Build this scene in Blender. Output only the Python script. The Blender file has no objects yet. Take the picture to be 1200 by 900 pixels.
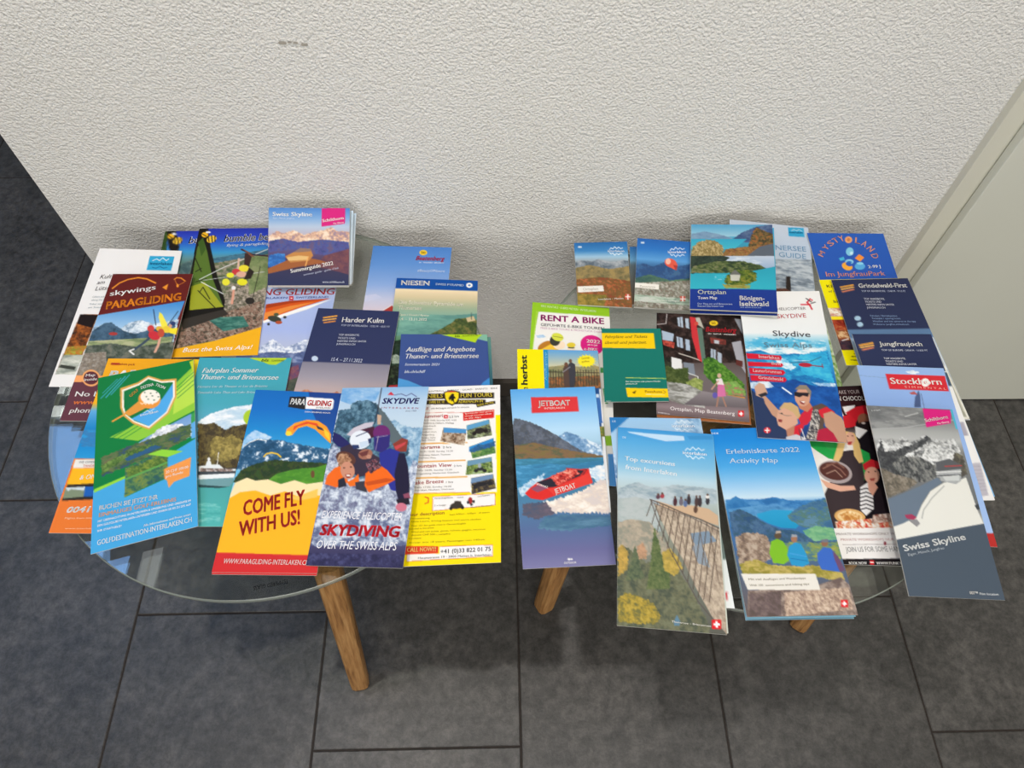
import bpy, math, random
import numpy as np
from mathutils import Vector, Matrix

S = bpy.context.scene
COL = S.collection

# ------------------------------------------------------------------ camera
CAM_Z = 1.165
CAM_AXES = ([0.999935, -0.010735, 0.003741], [0.007115, 0.847599, 0.530589], [-0.008866, -0.530528, 0.847621])
FOCAL_PX = 853.05
TILE_TURN = 0.00878
cam_data = bpy.data.cameras.new('camera')
cam = bpy.data.objects.new('camera', cam_data)
COL.objects.link(cam)
cam_data.sensor_fit = 'HORIZONTAL'
cam_data.sensor_width = 36.0
cam_data.lens = 36.0 * FOCAL_PX / 1200.0
cam_data.clip_start = 0.02
m3 = Matrix(CAM_AXES).transposed()
cam.matrix_world = Matrix.Translation((0, 0, CAM_Z)) @ m3.to_4x4()
S.camera = cam

# ------------------------------------------------------------------ world, lamps, exposure
S.view_settings.view_transform = 'Standard'
S.view_settings.look = 'None'
S.view_settings.gamma = 1.0
S.view_settings.use_curve_mapping = False
S.view_settings.exposure = -0.33
world = bpy.data.worlds.new('sky')
S.world = world
world.use_nodes = True
wbg = world.node_tree.nodes['Background']
wbg.inputs['Color'].default_value = (0.24, 0.50, 1.0, 1)
wbg.inputs['Strength'].default_value = 6.0

def area_lamp(name, loc, rot, sx, sy, power, color):
    d = bpy.data.lights.new(name, 'AREA')
    d.shape = 'RECTANGLE'; d.size = sx; d.size_y = sy
    d.energy = power; d.color = color
    o = bpy.data.objects.new(name, d)
    COL.objects.link(o)
    o.location = loc; o.rotation_euler = rot
    return o
WARM = (1.0, 0.97, 0.93)
area_lamp('ceiling_fill_light', (0.35, -1.0, 2.675), (0, 0, 0), 1.3, 1.3, 25, WARM)  # this and the next two: added fill lamps, no such fittings known
area_lamp('ceiling_fill_light', (1.0, 0.1, 2.675), (0, 0, 0), 0.6, 0.6, 10, WARM)
area_lamp('ceiling_fill_light', (-0.9, -1.4, 2.675), (0, 0, 0), 1.0, 1.0, 12, WARM)
area_lamp('wall_fill_light', (0.15, -2.96, 1.55), (math.radians(90), 0, 0), 2.6, 1.3, 52, (1.0, 0.985, 0.95))  # added frontal fill from behind the camera to brighten the back wall
dl = bpy.data.lights.new('downlight_beam', 'SPOT')
dl.energy = 92; dl.color = (1.0, 0.95, 0.89); dl.spot_size = math.radians(95); dl.spot_blend = 0.9; dl.shadow_soft_size = 0.035
dlo = bpy.data.objects.new('downlight_beam', dl); COL.objects.link(dlo)
dlo.location = (-0.45, 0.27, 2.665)

# ------------------------------------------------------------------ helpers
def tag(o, label=None, category=None, group=None, kind=None):
    if label: o['label'] = label
    if category: o['category'] = category
    if group: o['group'] = group
    if kind: o['kind'] = kind
    return o

def empty(name, loc=(0, 0, 0)):
    o = bpy.data.objects.new(name, None)
    COL.objects.link(o)
    o.location = loc
    o.empty_display_size = 0.02
    return o

def mesh_obj(name, verts, faces, mat, parent=None, smooth=False):
    me = bpy.data.meshes.new(name)
    me.from_pydata(verts, [], faces)
    me.update()
    if smooth:
        me.polygons.foreach_set('use_smooth', [True] * len(me.polygons))
    if mat: me.materials.append(mat)
    o = bpy.data.objects.new(name, me)
    COL.objects.link(o)
    if parent: o.parent = parent
    return o

def box_vf(x0, x1, y0, y1, z0, z1):
    v = [(x0,y0,z0),(x1,y0,z0),(x1,y1,z0),(x0,y1,z0),(x0,y0,z1),(x1,y0,z1),(x1,y1,z1),(x0,y1,z1)]
    f = [(0,3,2,1),(4,5,6,7),(0,1,5,4),(1,2,6,5),(2,3,7,6),(3,0,4,7)]
    return v, f

def box(name, x0, x1, y0, y1, z0, z1, mat, parent=None, bevel=0.0):
    v, f = box_vf(x0, x1, y0, y1, z0, z1)
    o = mesh_obj(name, v, f, mat, parent)
    if bevel:
        b = o.modifiers.new('bevel', 'BEVEL'); b.width = bevel; b.segments = 2; b.limit_method = 'ANGLE'
    return o

def srgb(h):
    c = [int(h[i:i+2], 16) / 255.0 for i in (0, 2, 4)]
    return np.array(c)
def lin(c):
    c = np.asarray(c, float)
    return np.where(c <= 0.04045, c / 12.92, ((c + 0.055) / 1.055) ** 2.4)
def L4(h):
    r = lin(srgb(h)); return (float(r[0]), float(r[1]), float(r[2]), 1.0)

def new_mat(name):
    m = bpy.data.materials.new(name); m.use_nodes = True
    nt = m.node_tree; b = nt.nodes['Principled BSDF']
    return m, nt, b
def node(nt, t, **kw):
    n = nt.nodes.new(t)
    for k, v in kw.items():
        if k in n.inputs: n.inputs[k].default_value = v
        else: setattr(n, k, v)
    return n
def ramp(nt, stops):
    n = nt.nodes.new('ShaderNodeValToRGB')
    e = n.color_ramp.elements
    e[0].position, e[0].color = stops[0]; e[1].position, e[1].color = stops[-1]
    for p, c in stops[1:-1]:
        x = e.new(p); x.color = c
    return n

# ------------------------------------------------------------------ materials
def plaster_material():
    m, nt, b = new_mat('rough_plaster')
    tc = node(nt, 'ShaderNodeTexCoord')
    mp = node(nt, 'ShaderNodeMapping'); mp.inputs['Scale'].default_value = (1.0, 1.0, 1.0)
    nt.links.new(tc.outputs['Object'], mp.inputs['Vector'])
    n1 = node(nt, 'ShaderNodeTexNoise', Scale=350.0, Detail=2.5, Roughness=0.5, Distortion=0.1)
    n2 = node(nt, 'ShaderNodeTexNoise', Scale=150.0, Detail=2.0, Roughness=0.5)
    n3 = node(nt, 'ShaderNodeTexNoise', Scale=2.2, Detail=3.0)
    for n in (n1, n2, n3): nt.links.new(mp.outputs['Vector'], n.inputs['Vector'])
    r = ramp(nt, [(0.22, (0, 0, 0, 1)), (0.80, (1, 1, 1, 1))])
    nt.links.new(n1.outputs['Fac'], r.inputs['Fac'])
    add = node(nt, 'ShaderNodeMath', operation='MULTIPLY_ADD'); add.inputs[1].default_value = 0.6
    nt.links.new(n2.outputs['Fac'], add.inputs[0]); nt.links.new(r.outputs['Color'], add.inputs[2])
    bp = node(nt, 'ShaderNodeBump', Strength=PLASTER_BUMP, Distance=0.0022)
    nt.links.new(add.outputs[0], bp.inputs['Height'])
    cr = ramp(nt, [(0.3, (0.83, 0.82, 0.79, 1)), (0.7, (0.87, 0.86, 0.83, 1))])
    nt.links.new(n3.outputs['Fac'], cr.inputs['Fac'])
    nt.links.new(cr.outputs['Color'], b.inputs['Base Color'])
    nt.links.new(bp.outputs['Normal'], b.inputs['Normal'])
    b.inputs['Roughness'].default_value = 0.85
    return m
PLASTER_BUMP = 0.8

def plain(name, col, rough=0.6, spec=0.4, noise=0.0, scale=30.0):
    m, nt, b = new_mat(name)
    if noise:
        tc = node(nt, 'ShaderNodeTexCoord'); n = node(nt, 'ShaderNodeTexNoise', Scale=scale, Detail=4.0)
        nt.links.new(tc.outputs['Object'], n.inputs['Vector'])
        c = L4(col)
        r = ramp(nt, [(0.3, tuple(x * (1 - noise) for x in c[:3]) + (1,)), (0.7, tuple(min(1, x * (1 + noise)) for x in c[:3]) + (1,))])
        nt.links.new(n.outputs['Fac'], r.inputs['Fac']); nt.links.new(r.outputs['Color'], b.inputs['Base Color'])
    else:
        b.inputs['Base Color'].default_value = L4(col)
    b.inputs['Roughness'].default_value = rough
    b.inputs['Specular IOR Level'].default_value = spec
    return m

def tile_material():
    m, nt, b = new_mat('slate_tile')
    tc = node(nt, 'ShaderNodeTexCoord'); oi = node(nt, 'ShaderNodeObjectInfo')
    off = node(nt, 'ShaderNodeVectorMath', operation='MULTIPLY_ADD')
    nt.links.new(oi.outputs['Random'], off.inputs[0]); off.inputs[1].default_value = (37, 19, 5)
    nt.links.new(tc.outputs['Object'], off.inputs[2])
    n1 = node(nt, 'ShaderNodeTexNoise', Scale=9.0, Detail=7.0, Roughness=0.62, Distortion=0.5)
    n2 = node(nt, 'ShaderNodeTexNoise', Scale=60.0, Detail=8.0, Roughness=0.8, Distortion=0.2)
    n3 = node(nt, 'ShaderNodeTexNoise', Scale=420.0, Detail=2.0)
    for n in (n1, n2, n3): nt.links.new(off.outputs[0], n.inputs['Vector'])
    r1 = ramp(nt, [(0.30, (0.044, 0.0425, 0.0405, 1)), (0.5, (0.062, 0.0595, 0.057, 1)), (0.72, (0.085, 0.080, 0.076, 1))])
    nt.links.new(n1.outputs['Fac'], r1.inputs['Fac'])
    r2 = ramp(nt, [(0.36, (0.50, 0.50, 0.51, 1)), (0.5, (1, 1, 1, 1)), (0.64, (1.62, 1.60, 1.58, 1))])
    nt.links.new(n2.outputs['Fac'], r2.inputs['Fac'])
    mu = node(nt, 'ShaderNodeMix', data_type='RGBA', blend_type='MULTIPLY'); mu.inputs[0].default_value = 1.0
    nt.links.new(r1.outputs['Color'], mu.inputs[6]); nt.links.new(r2.outputs['Color'], mu.inputs[7])
    vr = node(nt, 'ShaderNodeMapRange'); vr.inputs['To Min'].default_value = 0.9; vr.inputs['To Max'].default_value = 1.1
    nt.links.new(oi.outputs['Random'], vr.inputs['Value'])
    hs = node(nt, 'ShaderNodeHueSaturation'); nt.links.new(vr.outputs[0], hs.inputs['Value']); nt.links.new(mu.outputs[2], hs.inputs['Color'])
    nt.links.new(hs.outputs['Color'], b.inputs['Base Color'])
    ad = node(nt, 'ShaderNodeMath', operation='MULTIPLY_ADD'); ad.inputs[1].default_value = 0.25
    nt.links.new(n3.outputs['Fac'], ad.inputs[0]); nt.links.new(n2.outputs['Fac'], ad.inputs[2])
    bp = node(nt, 'ShaderNodeBump', Strength=0.35, Distance=0.0012)
    nt.links.new(ad.outputs[0], bp.inputs['Height']); nt.links.new(bp.outputs['Normal'], b.inputs['Normal'])
    b.inputs['Roughness'].default_value = 0.42
    b.inputs['Specular IOR Level'].default_value = 0.45
    return m

def wood_material():
    m, nt, b = new_mat('oiled_oak')
    tc = node(nt, 'ShaderNodeTexCoord')
    mp = node(nt, 'ShaderNodeMapping'); mp.inputs['Scale'].default_value = (1.0, 1.0, 0.06)
    nt.links.new(tc.outputs['Object'], mp.inputs['Vector'])
    n1 = node(nt, 'ShaderNodeTexNoise', Scale=260.0, Detail=5.0, Roughness=0.6, Distortion=0.3)
    n2 = node(nt, 'ShaderNodeTexNoise', Scale=900.0, Detail=2.0)
    nt.links.new(mp.outputs['Vector'], n1.inputs['Vector']); nt.links.new(mp.outputs['Vector'], n2.inputs['Vector'])
    r = ramp(nt, [(0.33, (0.22, 0.095, 0.026, 1)), (0.5, (0.42, 0.205, 0.065, 1)), (0.7, (0.56, 0.31, 0.12, 1))])
    nt.links.new(n1.outputs['Fac'], r.inputs['Fac'])
    nt.links.new(r.outputs['Color'], b.inputs['Base Color'])
    bp = node(nt, 'ShaderNodeBump', Strength=0.3, Distance=0.0006)
    nt.links.new(n1.outputs['Fac'], bp.inputs['Height']); nt.links.new(bp.outputs['Normal'], b.inputs['Normal'])
    b.inputs['Roughness'].default_value = 0.5
    return m

def glass_material(name, tint, refl=1.0):
    # thin sheet glass: clear body, Schlick reflection from the viewing angle
    m = bpy.data.materials.new(name); m.use_nodes = True
    nt = m.node_tree; nt.nodes.clear()
    out = node(nt, 'ShaderNodeOutputMaterial'); tr = node(nt, 'ShaderNodeBsdfTransparent'); gl = node(nt, 'ShaderNodeBsdfGlossy')
    tr.inputs['Color'].default_value = tint + (1,); gl.inputs['Roughness'].default_value = 0.0
    lw = node(nt, 'ShaderNodeLayerWeight'); lw.inputs['Blend'].default_value = 0.5
    pw = node(nt, 'ShaderNodeMath', operation='POWER'); pw.inputs[1].default_value = 5.0
    nt.links.new(lw.outputs['Facing'], pw.inputs[0])
    ma = node(nt, 'ShaderNodeMath', operation='MULTIPLY_ADD'); ma.inputs[1].default_value = 0.95 * refl; ma.inputs[2].default_value = 0.045 * refl
    nt.links.new(pw.outputs[0], ma.inputs[0])
    mx = node(nt, 'ShaderNodeMixShader')
    nt.links.new(ma.outputs[0], mx.inputs[0]); nt.links.new(tr.outputs[0], mx.inputs[1]); nt.links.new(gl.outputs[0], mx.inputs[2])
    nt.links.new(mx.outputs[0], out.inputs['Surface'])
    return m

def print_material():
    m, nt, b = new_mat('coated_print')
    a = node(nt, 'ShaderNodeAttribute'); a.attribute_name = 'ink'
    nt.links.new(a.outputs['Color'], b.inputs['Base Color'])
    tc = node(nt, 'ShaderNodeTexCoord'); n = node(nt, 'ShaderNodeTexNoise', Scale=14.0, Detail=1.0)
    nt.links.new(tc.outputs['Object'], n.inputs['Vector'])
    bp = node(nt, 'ShaderNodeBump', Strength=0.10, Distance=0.004)
    nt.links.new(n.outputs['Fac'], bp.inputs['Height']); nt.links.new(bp.outputs['Normal'], b.inputs['Normal'])
    b.inputs['Roughness'].default_value = 0.42
    b.inputs['Specular IOR Level'].default_value = 0.12
    return m

M_PLASTER = plaster_material()
M_TILE = tile_material()
M_GROUT = plain('dark_grout', '35302d', 0.9, 0.2, 0.15, 200)
M_WOOD = wood_material()
M_GLASS = glass_material('sheet_glass', (0.93, 0.95, 0.92), 1.9)
M_RIM = glass_material('glass_rim', (0.70, 0.78, 0.71), 2.5)
_nt = M_RIM.node_tree
_out = [n for n in _nt.nodes if n.type == 'OUTPUT_MATERIAL'][0]; _mx = [n for n in _nt.nodes if n.type == 'MIX_SHADER'][0]
_df = _nt.nodes.new('ShaderNodeBsdfDiffuse'); _df.inputs['Color'].default_value = (0.42, 0.46, 0.41, 1)
_m2 = _nt.nodes.new('ShaderNodeMixShader'); _m2.inputs[0].default_value = 0.38
_nt.links.new(_mx.outputs[0], _m2.inputs[1]); _nt.links.new(_df.outputs[0], _m2.inputs[2]); _nt.links.new(_m2.outputs[0], _out.inputs['Surface'])
M_DOOR = plain('lacquered_door', 'dedfd2', 0.42, 0.4, 0.02, 3)
M_FRAME = plain('lacquered_frame', 'dcdacb', 0.45, 0.4, 0.02, 5)
M_SKIRT = plain('dark_skirting', '4a443e', 0.6, 0.3, 0.1, 60)
M_CEIL = plain('ceiling_white', 'dedad2', 0.8, 0.2, 0.02, 4)
M_ROOM = plain('room_plaster', 'bab6ae', 0.85, 0.2, 0.03, 4)
M_BEAM = plain('beam_white', 'f0eee8', 0.5, 0.3, 0.02, 4)
M_PAPER = plain('white_paper', 'dcdad4', 0.7, 0.25, 0.03, 300)
M_PRINT = print_material()
M_LABEL = plain('black_ink', '1a1a1a', 0.5, 0.3)
M_METAL = plain('brushed_steel', '9a9a98', 0.35, 0.6, 0.05, 80); M_METAL.node_tree.nodes['Principled BSDF'].inputs['Metallic'].default_value = 0.9

# ------------------------------------------------------------------ the room
WALL_Y = 0.712
X0, X1 = -0.594, 0.579           # the plastered wall between its free corner and the door frame
box('wall_back', X0, 0.66, WALL_Y, WALL_Y + 0.16, 0.0, 2.7, M_PLASTER)['kind'] = 'structure'
box('baseboard_back', X0, X1, WALL_Y - 0.010, WALL_Y, 0.002, 0.046, M_SKIRT)['kind'] = 'structure'
box('wall_left', -4.15, -4.0, -3.0, 5.0, 0, 2.7, M_ROOM)['kind'] = 'structure'
box('wall_right', 2.4, 2.55, -3.0, 5.0, 0, 2.7, M_ROOM)['kind'] = 'structure'
box('wall_front', -4.15, 2.55, -3.15, -3.0, 0, 2.7, M_ROOM)['kind'] = 'structure'
box('wall_far', -4.15, 2.55, 5.0, 5.15, 0, 2.7, M_ROOM)['kind'] = 'structure'
box('wall_door_side', 1.52, 2.4, WALL_Y, WALL_Y + 0.16, 0, 2.7, M_ROOM)['kind'] = 'structure'
box('wall_over_door', 0.66, 1.52, WALL_Y, WALL_Y + 0.16, 2.08, 2.7, M_ROOM)['kind'] = 'structure'

win = empty('added_window', (0.15, -3.0, 1.55)); tag(win, kind='structure')  # unseen window, added to go with the frontal fill lamp
for x0, x1, z0, z1 in ((-1.36, -1.30, -0.71, 0.71), (1.30, 1.36, -0.71, 0.71), (-1.30, 1.30, 0.65, 0.71), (-1.30, 1.30, -0.71, -0.65)):
    mesh_obj('frame', *box_vf(x0, x1, 0.0, 0.05, z0, z1), M_FRAME, win)
mesh_obj('pane', *box_vf(-1.30, 1.30, 0.004, 0.010, -0.65, 0.65), M_GLASS, win)

# a small scuff in the plaster
sv, sf = [], []
for sx, sz, sr in ((-0.2317, 0.7063, 0.0035), (-0.2240, 0.7069, 0.002), (-0.2180, 0.7063, 0.0022), (-0.2090, 0.7043, 0.0030)):
    n = len(sv)
    sv += [(sx + math.cos(i * 0.785) * sr * 1.3, WALL_Y - 0.0006, sz + math.sin(i * 0.785) * sr * 0.5 * (1 + 0.4 * (i % 2))) for i in range(8)]
    sf.append(tuple(range(n + 7, n - 1, -1)))
sc = mesh_obj('scuff', sv, sf, plain('scuff_grey', 'aca69c', 0.8, 0.2), bpy.data.objects['wall_back']); sc['kind'] = 'stuff'

# ceiling with a skylight opening over the room on the left
SX0, SX1, SY0, SY1 = -2.5, -1.585, 0.45, 1.665
cv, cf = [], []
for a in ((-4.15, 2.55, -3.15, SY0), (-4.15, 2.55, SY1, 5.15), (-4.15, SX0, SY0, SY1), (SX1, 2.55, SY0, SY1)):
    v, f = box_vf(a[0], a[1], a[2], a[3], 2.70, 2.72)
    n = len(cv); cv += v; cf += [tuple(i + n for i in q) for q in f]
mesh_obj('ceiling', cv, cf, M_CEIL)['kind'] = 'structure'
def glow_strip(x0, x1, y0, y1, strength, label):  # glowing strips added to make the pale bands mirrored in the glass
    t = empty('ceiling_glow_strip', ((x0 + x1) / 2, (y0 + y1) / 2, 2.70)); tag(t, label, 'lamp', 'added glowing strips over the left passage')
    hx, hy = (x1 - x0) / 2, (y1 - y0) / 2
    mesh_obj('housing', *box_vf(-hx, hx, -hy, hy, -0.02, 0.0), M_BEAM, t)
    m, nt, b = new_mat('strip_glow')
    b.inputs['Emission Color'].default_value = (0.95, 1.0, 0.97, 1); b.inputs['Emission Strength'].default_value = strength
    mesh_obj('glow_face', *box_vf(-hx + 0.004, hx - 0.004, -hy + 0.004, hy - 0.004, -0.024, -0.0205), m, t)
glow_strip(-2.6, -1.30, 1.690, 1.755, 7.0, 'slim bright glowing strip nearest the skylight, added for its reflection in the glass')
glow_strip(-2.6, -1.30, 1.815, 1.900, 8.0, 'slim bright glowing strip farther from the skylight, added for its reflection in the glass')
glow_strip(-1.525, -1.440, 0.45, 1.64, 1.6, 'dim glowing strip alongside the skylight, added for its reflection in the glass')  # stands for a ceiling beam, given a glow to lighten its reflection

# door at the right: rebated leaf lapping over its frame
door = empty('door_1', (0.604, 0.70, 0)); tag(door, kind='structure')
def rel(o, e):
    for v in o.data.vertices: v.co -= Vector(e.location)
fr = box('frame', X1, 0.668, 0.700, WALL_Y + 0.10, 0.0, 2.09, M_FRAME, door, 0.0008); rel(fr, door)
lf = box('door_leaf', 0.604, 1.50, 0.6856, 0.699, 0.004, 2.06, M_DOOR, door, 0.0012); rel(lf, door)

# floor: a grout bed and the slate tiles laid in it
floor = mesh_obj('floor', *box_vf(-4.15, 2.55, -3.15, 5.15, -0.05, -0.0010), M_GROUT)
floor['kind'] = 'structure'
TW, TL, G = 0.2995, 0.600, 0.0011
cols = {}
def tile_mesh():
    v, f = box_vf(G, TW - G, G, TL - G, -0.010, 0.0)
    me = bpy.data.meshes.new('tile'); bmv = []
    # chamfered top edge
    c = 0.0012
    v = [(G,G,-.01),(TW-G,G,-.01),(TW-G,TL-G,-.01),(G,TL-G,-.01),(G,G,-c),(TW-G,G,-c),(TW-G,TL-G,-c),(G,TL-G,-c),(G+c,G+c,0),(TW-G-c,G+c,0),(TW-G-c,TL-G-c,0),(G+c,TL-G-c,0)]
    f = [(8,9,10,11),(0,1,5,4),(1,2,6,5),(2,3,7,6),(3,0,4,7),(4,5,9,8),(5,6,10,9),(6,7,11,10),(7,4,8,11)]
    me.from_pydata(v, [], f); me.update(); me.materials.append(M_TILE)
    return me
TM = tile_mesh()
ct, st = math.cos(TILE_TURN), math.sin(TILE_TURN)
for c in range(-13, 8):
    xs = 0.0195 + c * TW
    y0 = (0.1135 - 0.1975 * (c + 1)) % TL
    for r in range(-4, 9):
        ys = y0 + r * TL
        if ys > 4.6 or ys < -2.4: continue
        t = bpy.data.objects.new('tile', TM); COL.objects.link(t)
        t.parent = floor
        t.location = (xs * ct - ys * st, xs * st + ys * ct, 0)
        t.rotation_euler = (0, 0, TILE_TURN)

# recessed downlight that throws the hard shadows
dn = empty('ceiling_downlight', (-0.45, 0.27, 2.70)); tag(dn, 'round recessed downlight in the ceiling above the tables', 'lamp')
N = 32
rv = [(math.cos(a) * r, math.sin(a) * r, z) for r, z in ((0.06, 0), (0.045, 0), (0.045, -0.012), (0.06, -0.006)) for a in [i * 2 * math.pi / N for i in range(N)]]
rf = [(k * N + i, k * N + (i + 1) % N, ((k + 1) % 4) * N + (i + 1) % N, ((k + 1) % 4) * N + i) for k in range(4) for i in range(N)]
mesh_obj('ring', rv, rf, M_METAL, dn, True)

# ------------------------------------------------------------------ the two tables
def disc(name, R, z0, z1, mat, parent, seg=160, rim=None, bev=0.0012):
    prof = [(R - bev, z0), (R, z0 + bev), (R, z1 - bev), (R - bev, z1)]
    v = [(0, 0, z0)]
    for r, z in prof: v += [(r * math.cos(a), r * math.sin(a), z) for a in [i * 2 * math.pi / seg for i in range(seg)]]
    v.append((0, 0, z1)); top = len(v) - 1
    f = []
    for i in range(seg):
        j = (i + 1) % seg
        f.append((0, 1 + j, 1 + i))
        for k in range(3): f.append((1 + k*seg + i, 1 + k*seg + j, 1 + (k+1)*seg + j, 1 + (k+1)*seg + i))
        f.append((1 + 3*seg + i, 1 + 3*seg + j, top))
    o = mesh_obj(name, v, f, mat, parent)
    if rim:
        o.data.materials.append(rim)
        for i, p in enumerate(o.data.polygons): p.material_index = 1 if i % 5 in (1, 2, 3) else 0
        for p in o.data.polygons:
            if p.material_index == 1: p.use_smooth = True
    return o

def leg_mesh(name, foot, top, parent, wa=0.0150, wb=0.0135):
    foot = Vector(foot); top = Vector(top); ax = (top - foot).normalized()
    rad = Vector((foot.x, foot.y, 0)).normalized(); tan = Vector((-rad.y, rad.x, 0))
    v = []
    sect = []
    r = 0.0075
    for sx, sy in ((1, 1), (-1, 1), (-1, -1), (1, -1)):
        a0 = math.atan2(sy, sx)
        for k in (-1, 0, 1):
            a = a0 + k * math.pi / 4 * 0.95
            sect.append((sx, sy, math.cos(a), math.sin(a)))
    lv = [(-0.0, 0.72), (0.0012, 0.93), (0.004, 1.0)] + [(t, 1.0) for t in (0.1, 0.2, 0.3, 0.4, 0.42)]
    H = (top - foot).length
    for s, k in lv:
        t = min(s, H); w = (wb + (wa - wb) * t / H) * k
        c = foot + ax * t
        for sx, sy, ca, sa in sect:
            d = rad * (sx * (w - r) + r * ca) + tan * (sy * (w - r) + r * sa)
            d -= Vector((0, 0, 0))
            v.append(c + d)
    n = 12; f = [tuple(range(n))[::-1]]
    for k in range(len(lv) - 1):
        for i in range(n): f.append((k*n + i, k*n + (i+1) % n, (k+1)*n + (i+1) % n, (k+1)*n + i))
    f.append(tuple((len(lv)-1)*n + i for i in range(n)))
    # lathe space: put grain along local z by giving the leg its own frame
    M = Matrix((rad, tan, ax)).transposed().to_4x4(); M.translation = foot
    Mi = M.inverted()
    o = mesh_obj(name, [Mi @ p for p in v], f, M_WOOD, parent)
    o.matrix_local = M
    return o

def bar_mesh(name, a, b, w, h, parent):
    a = Vector(a); b = Vector(b); ax = (b - a).normalized(); L = (b - a).length
    t = Vector((-ax.y, ax.x, 0)).normalized(); u = Vector((0, 0, 1))
    M = Matrix((u, t, ax)).transposed().to_4x4(); M.translation = a
    v, f = box_vf(-h / 2, h / 2, -w / 2, w / 2, 0, L)
    o = mesh_obj(name, v, f, M_WOOD, parent); o.matrix_local = M
    bv = o.modifiers.new('bevel', 'BEVEL'); bv.width = 0.002; bv.segments = 2
    return o

GLASS_T = 0.008
def table(cx, cy, R, angles, footr, label):
    t = empty('side_table', (cx, cy, 0))
    tag(t, label, 'table', 'pair of round glass side tables')
    disc('glass_top', R, 0.44 - GLASS_T, 0.4398, M_GLASS, t, rim=M_RIM)
    for a, fr_ in zip(angles, footr):
        a = math.radians(a); d = Vector((math.cos(a), math.sin(a), 0))
        leg_mesh('leg', d * fr_, d * (fr_ - 0.092) + Vector((0, 0, 0.4)), t)
        bar_mesh('top_rail', d * 0.012 + Vector((0, 0, 0.4165)), d * (fr_ - 0.075) + Vector((0, 0, 0.4165)), 0.024, 0.026, t)
        p = disc('glass_pad', 0.011, 0.4296, 0.4318, M_LABEL, t, seg=20)
        for v in p.data.vertices: v.co += d * (fr_ - 0.10)
    return t
tl = table(-0.271, 0.454, 0.2515, (-78.9, 41.1, 161.1), (0.2555, 0.2555, 0.2555), 'left of the two round glass side tables with oak legs')
tr = table(0.276, 0.434, 0.2495, (-151.2, -39.9, 84.0), (0.249, 0.237, 0.245), 'right of the two round glass side tables with oak legs')

# ------------------------------------------------------------------ printed covers
class Canvas:
    def __init__(s, w, h, cell):
        s.cell = cell; s.ss = 3
        s.nx = max(2, int(round(w / cell))); s.ny = max(2, int(round(h / cell)))
        s.W, s.H = s.nx * s.ss, s.ny * s.ss
        s.kx, s.ky = s.W / w, s.H / h
        s.img = np.zeros((s.H, s.W, 3), np.float32) + 0.9
        s.X = (np.arange(s.W) + 0.5) / s.kx; s.Y = (np.arange(s.H) + 0.5) / s.ky
    def region(s, xs, ys):
        i0 = max(0, int(math.floor(min(xs) * s.kx)) - 1); i1 = min(s.W, int(math.ceil(max(xs) * s.kx)) + 1)
        j0 = max(0, int(math.floor(min(ys) * s.ky)) - 1); j1 = min(s.H, int(math.ceil(max(ys) * s.ky)) + 1)
        return (i0, i1, j0, j1) if i1 > i0 and j1 > j0 else None
    def polymask(s, pts):
        r = s.region([p[0] for p in pts], [p[1] for p in pts])
        if not r: return None, None
        i0, i1, j0, j1 = r
        x = s.X[None, i0:i1]; y = s.Y[j0:j1, None]
        m = np.zeros((j1 - j0, i1 - i0), bool)
        n = len(pts)
        for k in range(n):
            xa, ya = pts[k]; xb, yb = pts[(k + 1) % n]
            if ya == yb: continue
            m ^= ((ya > y) != (yb > y)) & (x < (xb - xa) * (y - ya) / (yb - ya) + xa)
        return m, r
    def put(s, m, r, c):
        i0, i1, j0, j1 = r
        v = s.img[j0:j1, i0:i1]
        v[m] = c if np.ndim(c) == 1 else c[m]
    def stroke(s, pts, wd):
        xs = [p[0] for p in pts]; ys = [p[1] for p in pts]
        r = s.region([min(xs) - wd, max(xs) + wd], [min(ys) - wd, max(ys) + wd])
        if not r: return None, None
        i0, i1, j0, j1 = r
        x = s.X[None, i0:i1]; y = s.Y[j0:j1, None]
        m = np.zeros((j1 - j0, i1 - i0), bool)
        for (xa, ya), (xb, yb) in zip(pts, pts[1:]):
            dx, dy = xb - xa, yb - ya; q = dx * dx + dy * dy + 1e-9
            t = np.clip(((x - xa) * dx + (y - ya) * dy) / q, 0, 1)
            m |= (x - xa - t * dx) ** 2 + (y - ya - t * dy) ** 2 < (wd / 2) ** 2
        return m, r
    def vertices(s):
        k = s.ss; h = k // 2
        p = np.pad(s.img, ((h + 1, h + 1), (h + 1, h + 1), (0, 0)), 'edge')
        c = np.cumsum(np.cumsum(np.pad(p, ((1, 0), (1, 0), (0, 0))), 0, dtype=np.float64), 1, dtype=np.float64)
        J = np.arange(s.ny + 1) * k; Iq = np.arange(s.nx + 1) * k
        J0 = np.clip(J - 1 + h + 1 - (k - 2) // 2 - 1, 0, p.shape[0]); J1 = np.clip(J0 + k, 0, p.shape[0])
        I0 = np.clip(Iq - 1 + h + 1 - (k - 2) // 2 - 1, 0, p.shape[1]); I1 = np.clip(I0 + k, 0, p.shape[1])
        a = c[J1][:, I1] - c[J0][:, I1] - c[J1][:, I0] + c[J0][:, I0]
        n = ((J1 - J0)[:, None] * (I1 - I0)[None, :])[..., None]
        return a / n

def lattice(x, y, seed):
    rng = np.random.RandomState(seed % 9973)
    T = rng.rand(64, 64)
    xi = np.floor(x).astype(int); yi = np.floor(y).astype(int)
    fx = x - xi; fy = y - yi; fx = fx * fx * (3 - 2 * fx); fy = fy * fy * (3 - 2 * fy)
    g = lambda a, b: T[a % 64, b % 64]
    return (g(yi, xi) * (1 - fx) + g(yi, xi + 1) * fx) * (1 - fy) + (g(yi + 1, xi) * (1 - fx) + g(yi + 1, xi + 1) * fx) * fy

def P(s): return [tuple(int(v) / 10.0 for v in q.split(',')) for q in s.split(' ')]

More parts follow.
